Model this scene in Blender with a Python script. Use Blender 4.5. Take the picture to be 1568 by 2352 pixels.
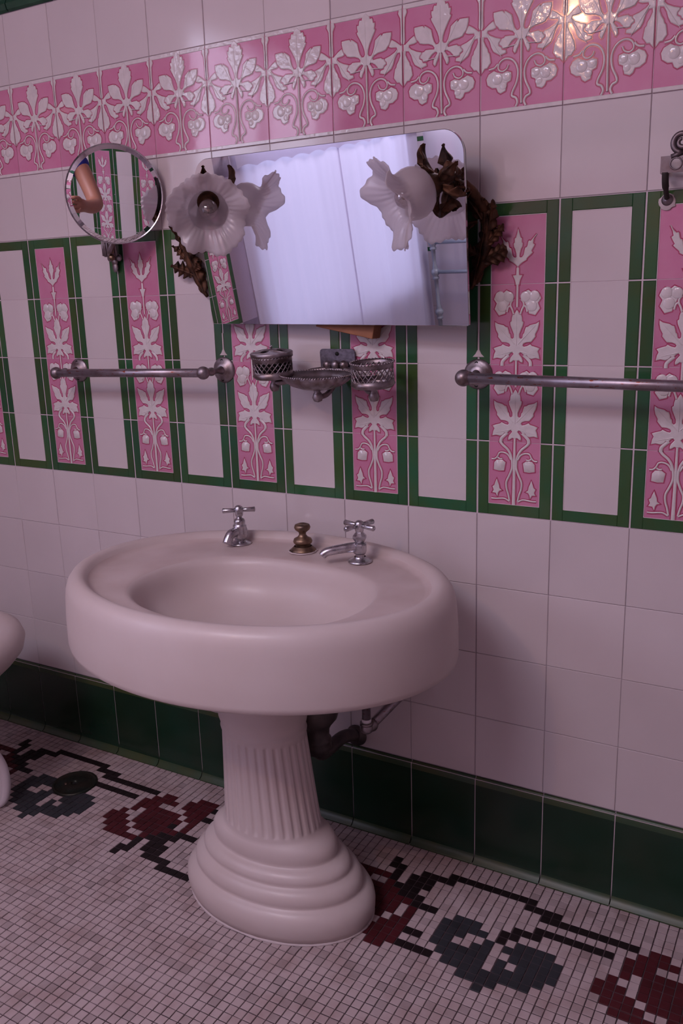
import bpy, bmesh, math, random
from math import sin, cos, pi
from mathutils import Vector, Matrix, noise
from mathutils.geometry import tessellate_polygon

random.seed(7)
for o in list(bpy.data.objects):
    bpy.data.objects.remove(o, do_unlink=True)
scene = bpy.context.scene
C = scene.collection
# ------------------------------------------------------------------ camera
FOC = 2015.45
cam_d = bpy.data.cameras.new('camera'); cam = bpy.data.objects.new('camera', cam_d); C.objects.link(cam)
cam_d.sensor_fit = 'HORIZONTAL'; cam_d.sensor_width = 36.0; cam_d.lens = 36.0 * FOC / 1568.0
cam_d.clip_start = 0.02; cam_d.clip_end = 60
CAM_ROT = [[0.869025, -0.095421, 0.48548], [0.493878, 0.226153, -0.839607], [-0.029676, 0.969407, 0.243659]]
cam.matrix_world = Matrix.LocRotScale(Vector((0.6263, -1.63334, 1.24955)), Matrix(CAM_ROT).to_quaternion(), None)
scene.camera = cam
# ------------------------------------------------------------------ world and lights
world = bpy.data.worlds.new('world'); scene.world = world; world.use_nodes = True
wn = world.node_tree.nodes; bg = wn['Background']
bg.inputs[0].default_value = (0.72, 0.72, 1.0, 1); bg.inputs[1].default_value = 1.8
def area(name, loc, rot, sx, sy, power, col):
    d = bpy.data.lights.new(name, 'AREA'); d.shape = 'RECTANGLE'; d.size = sx; d.size_y = sy
    d.energy = power; d.color = col
    o = bpy.data.objects.new(name, d); C.objects.link(o); o.location = loc; o.rotation_euler = rot
    return o
# added unseen skylight lighting from above; daylight over the top of the window curtain
area('added_top_light', (-.50, -2.40, 2.86), (0, 0, 0), 1.16, .76, 44, (0.85, 0.79, 0.97))
area('window_daylight', (-2.03, -2.19, 1.96), (0, -pi/2, 0), .80, 1.22, 15, (0.78, 0.74, 1.0))
# warm bulb of the ceiling lamp
ld = bpy.data.lights.new('bulb_light', 'POINT'); ld.energy = 14; ld.color = (1.0, 0.50, 0.28); ld.shadow_soft_size = 0.018
lo = bpy.data.objects.new('bulb_light', ld); C.objects.link(lo); lo.location = (-0.45, -2.25, 2.05)
vs = scene.view_settings
vs.view_transform = 'Standard'; vs.look = 'None'; vs.gamma = 1.0; vs.exposure = 0.0
vs.use_curve_mapping = False

# ------------------------------------------------------------------ materials
def s2l(c): return tuple(((x/12.92) if x <= .04045 else ((x+.055)/1.055)**2.4) for x in c)
def mat(name, col, rough=.4, metal=0.0, var=0.0, vscale=8.0, bump=0.0, bscale=60.0, coat=0.0, rvar=0.0,
        col2=None, spec=.5, trans=0.0, alpha=1.0, objvar=0.0):
    m = bpy.data.materials.new(name); m.use_nodes = True
    nt = m.node_tree; b = nt.nodes['Principled BSDF']
    b.inputs['Roughness'].default_value = rough; b.inputs['Metallic'].default_value = metal
    b.inputs['Specular IOR Level'].default_value = spec
    b.inputs['Coat Weight'].default_value = coat; b.inputs['Coat Roughness'].default_value = .08
    b.inputs['Transmission Weight'].default_value = trans; b.inputs['Alpha'].default_value = alpha
    tc = nt.nodes.new('ShaderNodeTexCoord')
    src = None
    if var > 0 or col2:
        n = nt.nodes.new('ShaderNodeTexNoise'); n.inputs['Scale'].default_value = vscale; n.inputs['Detail'].default_value = 5
        oi = nt.nodes.new('ShaderNodeObjectInfo'); ad = nt.nodes.new('ShaderNodeVectorMath'); ad.operation = 'ADD'
        nt.links.new(tc.outputs['Object'], ad.inputs[0])
        cx = nt.nodes.new('ShaderNodeCombineXYZ')
        mu = nt.nodes.new('ShaderNodeMath'); mu.operation = 'MULTIPLY'; mu.inputs[1].default_value = 37.0
        nt.links.new(oi.outputs['Random'], mu.inputs[0])
        nt.links.new(mu.outputs[0], cx.inputs[0]); nt.links.new(mu.outputs[0], cx.inputs[2])
        nt.links.new(cx.outputs[0], ad.inputs[1])
        nt.links.new(ad.outputs[0], n.inputs['Vector'])
        r = nt.nodes.new('ShaderNodeValToRGB')
        c2 = col2 if col2 else tuple(x*(1-var) for x in col)
        r.color_ramp.elements[0].position = .35; r.color_ramp.elements[1].position = .65
        r.color_ramp.elements[0].color = (*c2, 1); r.color_ramp.elements[1].color = (*col, 1)
        nt.links.new(n.outputs[0], r.inputs[0]); src = r.outputs[0]
        if rvar:
            mr = nt.nodes.new('ShaderNodeMapRange'); mr.inputs[3].default_value = rough; mr.inputs[4].default_value = rough + rvar
            nt.links.new(n.outputs[0], mr.inputs[0]); nt.links.new(mr.outputs[0], b.inputs['Roughness'])
    if objvar:
        oi = nt.nodes.new('ShaderNodeObjectInfo')
        mr = nt.nodes.new('ShaderNodeMapRange'); mr.inputs[3].default_value = 1-objvar; mr.inputs[4].default_value = 1+objvar*.4
        nt.links.new(oi.outputs['Random'], mr.inputs[0])
        mx = nt.nodes.new('ShaderNodeMix'); mx.data_type = 'RGBA'; mx.blend_type = 'MULTIPLY'; mx.inputs[0].default_value = 1
        if src: nt.links.new(src, mx.inputs[6])
        else: mx.inputs[6].default_value = (*col, 1)
        nt.links.new(mr.outputs[0], mx.inputs[7]); src = mx.outputs[2]
    if src: nt.links.new(src, b.inputs['Base Color'])
    else: b.inputs['Base Color'].default_value = (*col, 1)
    if bump:
        n2 = nt.nodes.new('ShaderNodeTexNoise'); n2.inputs['Scale'].default_value = bscale; n2.inputs['Detail'].default_value = 3
        nt.links.new(tc.outputs['Object'], n2.inputs['Vector'])
        bp = nt.nodes.new('ShaderNodeBump'); bp.inputs['Strength'].default_value = bump; bp.inputs['Distance'].default_value = .002
        nt.links.new(n2.outputs[0], bp.inputs['Height']); nt.links.new(bp.outputs[0], b.inputs['Normal'])
    return m
WHITE = (.62, .55, .56)
M = {}
M['white_glaze'] = mat('white_glaze', WHITE, .09, var=.05, vscale=5, bump=.05, bscale=9, objvar=.05)
M['relief_glaze'] = mat('relief_glaze', (.66, .60, .60), .07, var=.10, vscale=60, bump=.35, bscale=95)
M['pink_glaze'] = mat('pink_glaze', (.58, .235, .36), .07, col2=(.55, .19, .32), vscale=16, bump=.08, bscale=14, objvar=.12)
M['rose_line'] = mat('rose_line', (.36, .035, .10), .15, col2=(.42, .08, .16), vscale=60)
M['green_glaze'] = mat('green_glaze', (.022, .105, .045), .13, col2=(.045, .085, .022), vscale=7, bump=.06, bscale=12, objvar=.3)
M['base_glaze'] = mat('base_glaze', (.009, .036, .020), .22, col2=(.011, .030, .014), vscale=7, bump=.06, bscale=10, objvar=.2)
M['base_edge'] = mat('base_edge', (.050, .062, .020), .40, col2=(.025, .060, .030), vscale=9)
M['trim_glaze'] = mat('trim_glaze', (.025, .09, .05), .2, col2=(.01, .05, .03), vscale=10)
M['grout_light'] = mat('grout_light', (.60, .50, .54), .9, bump=.3, bscale=200)
M['grout_grey'] = mat('grout_grey', (.40, .33, .38), .9, var=.4, vscale=12, bump=.3, bscale=200)
M['floor_grout'] = mat('floor_grout', (.085, .055, .062), .95, var=.4, vscale=10, bump=.4, bscale=300)
M['porcelain'] = mat('porcelain', (.57, .49, .48), .44, col2=(.52, .43, .41), vscale=3.5, bump=.03, bscale=25, coat=.06)
M['porcelain_stain'] = mat('porcelain_stain', (.57, .475, .46), .42, col2=(.49, .39, .37), vscale=9, bump=.05, bscale=40)
M['chrome'] = mat('chrome', (.62, .60, .64), .16, 1.0, var=.35, vscale=60, rvar=.25)
M['nickel'] = mat('nickel', (.36, .32, .35), .30, 1.0, col2=(.20, .155, .15), vscale=45, rvar=.25, bump=.1, bscale=200)
M['worn_pipe'] = mat('worn_pipe', (.40, .37, .42), .32, 1.0, col2=(.30, .25, .27), vscale=40, rvar=.2)
M['nickel_dark'] = mat('nickel_dark', (.20, .17, .185), .38, 1.0, col2=(.14, .105, .11), vscale=50, rvar=.2, bump=.1, bscale=200)
M['zinc'] = mat('zinc', (.22, .20, .25), .55, .6, col2=(.13, .12, .15), vscale=160)
M['brass'] = mat('brass', (.30, .20, .13), .35, 1.0, col2=(.14, .10, .08), vscale=60, rvar=.2)
M['lead'] = mat('lead', (.12, .095, .09), .5, .6, col2=(.06, .05, .05), vscale=30)
M['bronze'] = mat('bronze', (.120, .052, .028), .42, .75, col2=(.030, .016, .011), vscale=45, rvar=.3, bump=.25, bscale=150)
M['mirror'] = mat('mirror', (.92, .92, .95), .005, 1.0)
M['mirror_edge'] = mat('mirror_edge', (.55, .6, .6), .1, 1.0)
M['backing'] = mat('backing', (.02, .013, .012), .7)
M['wood'] = mat('wood', (.33, .13, .055), .6, col2=(.20, .075, .035), vscale=18, bump=.4, bscale=60)
M['plaster'] = mat('plaster', (.62, .52, .56), .8, var=.05)
M['paint_white'] = mat('paint_white', (.75, .70, .75), .45)
M['rack_paint'] = mat('rack_paint', (.28, .32, .36), .35, .3)
M['dark_hole'] = mat('dark_hole', (.008, .007, .007), .8)
M['caulk'] = mat('caulk', (.52, .44, .44), .8, bump=.5, bscale=150)
M['drain'] = mat('drain', (.035, .026, .018), .45, .7, col2=(.020, .028, .022), vscale=25, bump=.4, bscale=90)
M['skin'] = mat('skin', (.45, .20, .13), .5, var=.1)
M['shirt'] = mat('shirt', (.02, .03, .30), .8, bump=.2)
M['trousers'] = mat('trousers', (.03, .03, .04), .8)
M['hair'] = mat('hair', (.015, .01, .008), .6)
M['black_plastic'] = mat('black_plastic', (.01, .01, .01), .4)
def worn_bar():
    m = M['worn_pipe']; nt = m.node_tree; b = nt.nodes['Principled BSDF']
    tc = nt.nodes.new('ShaderNodeTexCoord'); mp = nt.nodes.new('ShaderNodeMapping'); mp.inputs['Scale'].default_value = (70, 260, 260)
    n = nt.nodes.new('ShaderNodeTexNoise'); n.inputs['Scale'].default_value = 1.0; n.inputs['Detail'].default_value = 4
    r = nt.nodes.new('ShaderNodeValToRGB'); r.color_ramp.elements[0].position = .62; r.color_ramp.elements[1].position = .66
    mx = nt.nodes.new('ShaderNodeMix'); mx.data_type = 'RGBA'
    old = b.inputs['Base Color'].links[0].from_socket
    nt.links.new(tc.outputs['Object'], mp.inputs[0]); nt.links.new(mp.outputs[0], n.inputs['Vector'])
    nt.links.new(n.outputs[0], r.inputs[0]); nt.links.new(r.outputs[0], mx.inputs[0])
    nt.links.new(old, mx.inputs[6]); mx.inputs[7].default_value = (.28, .08, .05, 1)
    nt.links.new(mx.outputs[2], b.inputs['Base Color'])
worn_bar()
def mosaic_mat(name, col, rough=.45, amount=.25):
    """unglazed mosaic: per tile brightness from a face attribute or from the object's own random number"""
    m = bpy.data.materials.new(name); m.use_nodes = True; nt = m.node_tree; b = nt.nodes['Principled BSDF']
    b.inputs['Roughness'].default_value = rough; b.inputs['Specular IOR Level'].default_value = .3
    at = nt.nodes.new('ShaderNodeAttribute'); at.attribute_name = 'shade'
    oi = nt.nodes.new('ShaderNodeObjectInfo')
    mxx = nt.nodes.new('ShaderNodeMath'); mxx.operation = 'ADD'
    nt.links.new(at.outputs['Fac'], mxx.inputs[0]); nt.links.new(oi.outputs['Random'], mxx.inputs[1])
    fr = nt.nodes.new('ShaderNodeMath'); fr.operation = 'FRACT'; nt.links.new(mxx.outputs[0], fr.inputs[0])
    r = nt.nodes.new('ShaderNodeValToRGB'); e = r.color_ramp.elements
    e[0].position = 0; e[0].color = (*[c*(1-amount) for c in col], 1); e[1].position = .25; e[1].color = (*col, 1)
    n = nt.nodes.new('ShaderNodeTexNoise'); n.inputs['Scale'].default_value = 14; n.inputs['Detail'].default_value = 6
    geo = nt.nodes.new('ShaderNodeNewGeometry'); nt.links.new(geo.outputs['Position'], n.inputs['Vector'])
    r2 = nt.nodes.new('ShaderNodeValToRGB'); r2.color_ramp.elements[0].position = .3; r2.color_ramp.elements[1].position = .55
    r2.color_ramp.elements[0].color = (.80, .74, .72, 1); r2.color_ramp.elements[1].color = (1, 1, 1, 1)
    mx = nt.nodes.new('ShaderNodeMix'); mx.data_type = 'RGBA'; mx.blend_type = 'MULTIPLY'; mx.inputs[0].default_value = 1
    nt.links.new(fr.outputs[0], r.inputs[0]); nt.links.new(n.outputs[0], r2.inputs[0])
    nt.links.new(r.outputs[0], mx.inputs[6]); nt.links.new(r2.outputs[0], mx.inputs[7])
    nt.links.new(mx.outputs[2], b.inputs['Base Color'])
    return m
M['mosaic_white'] = mosaic_mat('mosaic_white', (.46, .37, .37), .55, .25)
M['mosaic_red'] = mosaic_mat('mosaic_red', (.070, .008, .012), .6, .2)
M['mosaic_black'] = mosaic_mat('mosaic_black', (.012, .006, .007), .6, .25)
M['mosaic_grey'] = mosaic_mat('mosaic_grey', (.030, .032, .038), .6, .15)
def glass_mat(name, col, rough, tw, dw):
    m = bpy.data.materials.new(name); m.use_nodes = True; nt = m.node_tree; nt.nodes.clear()
    out = nt.nodes.new('ShaderNodeOutputMaterial'); g = nt.nodes.new('ShaderNodeBsdfGlossy'); g.inputs['Roughness'].default_value = rough
    t = nt.nodes.new('ShaderNodeBsdfTranslucent'); t.inputs[0].default_value = (*col, 1)
    d = nt.nodes.new('ShaderNodeBsdfDiffuse'); d.inputs[0].default_value = (*col, 1)
    tr = nt.nodes.new('ShaderNodeBsdfTransparent'); tr.inputs[0].default_value = (.95, .93, .95, 1)
    m1 = nt.nodes.new('ShaderNodeMixShader'); m1.inputs[0].default_value = .5
    nt.links.new(t.outputs[0], m1.inputs[1]); nt.links.new(d.outputs[0], m1.inputs[2])
    m2 = nt.nodes.new('ShaderNodeMixShader'); m2.inputs[0].default_value = tw
    nt.links.new(m1.outputs[0], m2.inputs[1]); nt.links.new(tr.outputs[0], m2.inputs[2])
    m3 = nt.nodes.new('ShaderNodeMixShader'); m3.inputs[0].default_value = dw
    nt.links.new(m2.outputs[0], m3.inputs[1]); nt.links.new(g.outputs[0], m3.inputs[2])
    nt.links.new(m3.outputs[0], out.inputs[0]); return m
M['frosted'] = glass_mat('frosted', (.72, .66, .68), .3, .36, .04)
M['sheer'] = glass_mat('sheer', (.80, .78, .86), .8, .0, .0)
M['cloth'] = glass_mat('cloth', (.62, .60, .72), .8, .0, .0)
M['clear_bulb'] = glass_mat('clear_bulb', (.5, .4, .4), .05, .75, .18)
em = bpy.data.materials.new('lit_bulb'); em.use_nodes = True
eb = em.node_tree.nodes['Principled BSDF']; eb.inputs['Emission Color'].default_value = (1, .62, .35, 1); eb.inputs['Emission Strength'].default_value = 30
M['lit_bulb'] = em
# ------------------------------------------------------------------ mesh helpers
def mesh_obj(name, verts, faces, mats, parent=None, mi=None, smooth=False, loc=None):
    me = bpy.data.meshes.new(name); me.from_pydata([tuple(v) for v in verts], [], faces)
    if not isinstance(mats, (list, tuple)): mats = [mats]
    for m in mats: me.materials.append(M[m])
    if mi: me.polygons.foreach_set('material_index', mi)
    if smooth: me.polygons.foreach_set('use_smooth', [True]*len(faces))
    me.update()
    o = bpy.data.objects.new(name, me); C.objects.link(o)
    if parent: o.parent = parent
    if loc: o.location = loc
    return o
class MB:
    """collects shapes, then links them as ONE mesh object"""
    def __init__(s): s.v = []; s.f = []; s.m = []; s.sm = []
    def add(s, v, f, m=0, smooth=True):
        b = len(s.v); s.v += [tuple(x) for x in v]; s.f += [tuple(i+b for i in q) for q in f]
        s.m += [m]*len(f); s.sm += [smooth]*len(f); return s
    def box(s, c, d, m=0, bev=0.0, R=None):
        x, y, z = [k/2 for k in d]; b = min(bev, x*.9, y*.9, z*.9)
        if b <= 0:
            v = [(sx*x, sy*y, sz*z) for sx in (-1, 1) for sy in (-1, 1) for sz in (-1, 1)]
            f = [(0, 1, 3, 2), (4, 6, 7, 5), (0, 4, 5, 1), (2, 3, 7, 6), (0, 2, 6, 4), (1, 5, 7, 3)]
        else:
            bm = bmesh.new(); bmesh.ops.create_cube(bm, size=1); bmesh.ops.scale(bm, vec=d, verts=bm.verts)
            bmesh.ops.bevel(bm, geom=bm.edges[:], offset=b, segments=2, profile=.5, affect='EDGES')
            bm.verts.index_update(); v = [tuple(q.co) for q in bm.verts]; f = [tuple(q.index for q in p.verts) for p in bm.faces]; bm.free()
        if R: v = [R @ Vector(q) for q in v]
        v = [(q[0]+c[0], q[1]+c[1], q[2]+c[2]) for q in v]
        return s.add(v, f, m, False)
    def lathe(s, prof, n=32, c=(0, 0, 0), R=None, m=0, sx=1.0, sy=1.0, rad=None, smooth=True):
        """prof: list of (r, z); rad(theta, k) optional radius factor"""
        v = []; f = []; np_ = len(prof)
        for k, (r, z) in enumerate(prof):
            for i in range(n):
                t = 2*pi*i/n; q = r*(rad(t, k) if rad else 1)
                v.append(Vector((q*cos(t)*sx, q*sin(t)*sy, z)))
        for k in range(np_-1):
            for i in range(n):
                j = (i+1) % n; f.append((k*n+i, k*n+j, (k+1)*n+j, (k+1)*n+i))
        if R: v = [R @ q for q in v]
        v = [q + Vector(c) for q in v]
        return s.add(v, f, m, smooth)
    def ball(s, c, r, m=0, n=20, sc=(1, 1, 1)):
        k = n//2; prof = [(max(r*sin(pi*i/k), 1e-5), -r*cos(pi*i/k)) for i in range(k+1)]
        v = []; b = len(s.v)
        s.lathe(prof, n, (0, 0, 0), None, m)
        for i in range(b, len(s.v)):
            q = s.v[i]; s.v[i] = (q[0]*sc[0]+c[0], q[1]*sc[1]+c[1], q[2]*sc[2]+c[2])
        return s
    def tube(s, path, rad, n=12, m=0, cap=True, flat=1.0):
        P_ = [Vector(p) for p in path]; N = len(P_)
        if not isinstance(rad, (list, tuple)): rad = [rad]*N
        v = []; f = []; up = None
        for k in range(N):
            t = (P_[min(k+1, N-1)] - P_[max(k-1, 0)]).normalized()
            if up is None:
                up = Vector((0, 0, 1)) if abs(t.z) < .9 else Vector((1, 0, 0))
            a = t.cross(up).normalized(); up = a.cross(t).normalized()
            for i in range(n):
                th = 2*pi*i/n; v.append(P_[k] + (a*cos(th) + up*sin(th)*flat)*rad[k])
        for k in range(N-1):
            for i in range(n):
                j = (i+1) % n; f.append((k*n+i, k*n+j, (k+1)*n+j, (k+1)*n+i))
        if cap: f.append(tuple(range(n-1, -1, -1))); f.append(tuple((N-1)*n+i for i in range(n)))
        return s.add(v, f, m)
    def build(s, name, mats, parent=None, loc=None):
        o = mesh_obj(name, s.v, s.f, mats, parent, s.m, loc=loc)
        o.data.polygons.foreach_set('use_smooth', s.sm); return o
def smoothpath(pts, sub=6, closed=False):
    P_ = [Vector(p) for p in pts]; out = []
    n = len(P_)
    for i in range(n-1):
        p0, p1, p2, p3 = P_[max(i-1, 0)], P_[i], P_[i+1], P_[min(i+2, n-1)]
        for k in range(sub):
            t = k/sub; out.append(.5*((2*p1)+(-p0+p2)*t+(2*p0-5*p1+4*p2-p3)*t*t+(-p0+3*p1-3*p2+p3)*t*t*t))
    out.append(P_[-1]); return out
def lerp(a, b, t): return a+(b-a)*t
def tag(o, label=None, cat=None, group=None, kind=None):
    if label: o['label'] = label
    if cat: o['category'] = cat
    if group: o['group'] = group
    if kind: o['kind'] = kind
    return o
def thing(name, label, cat, loc=(0, 0, 0), rot=(0, 0, 0), group=None):
    o = bpy.data.objects.new(name, None); C.objects.link(o); o.location = loc; o.rotation_euler = rot
    o.empty_display_size = .05
    return tag(o, label, cat, group)
def dup(o, parent, loc, name=None):
    c = o.copy(); C.objects.link(c); c.parent = parent; c.location = loc
    for ch in list(o.children):
        d = ch.copy(); C.objects.link(d); d.parent = c
    return c
def look_R(direction, up=(0, 0, 1)):
    """rotation taking +Z to direction"""
    z = Vector(direction).normalized(); x = Vector(up).cross(z)
    if x.length < 1e-4: x = Vector((1, 0, 0)).cross(z)
    x.normalize(); y = z.cross(x); return Matrix((x, y, z)).transposed()
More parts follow.
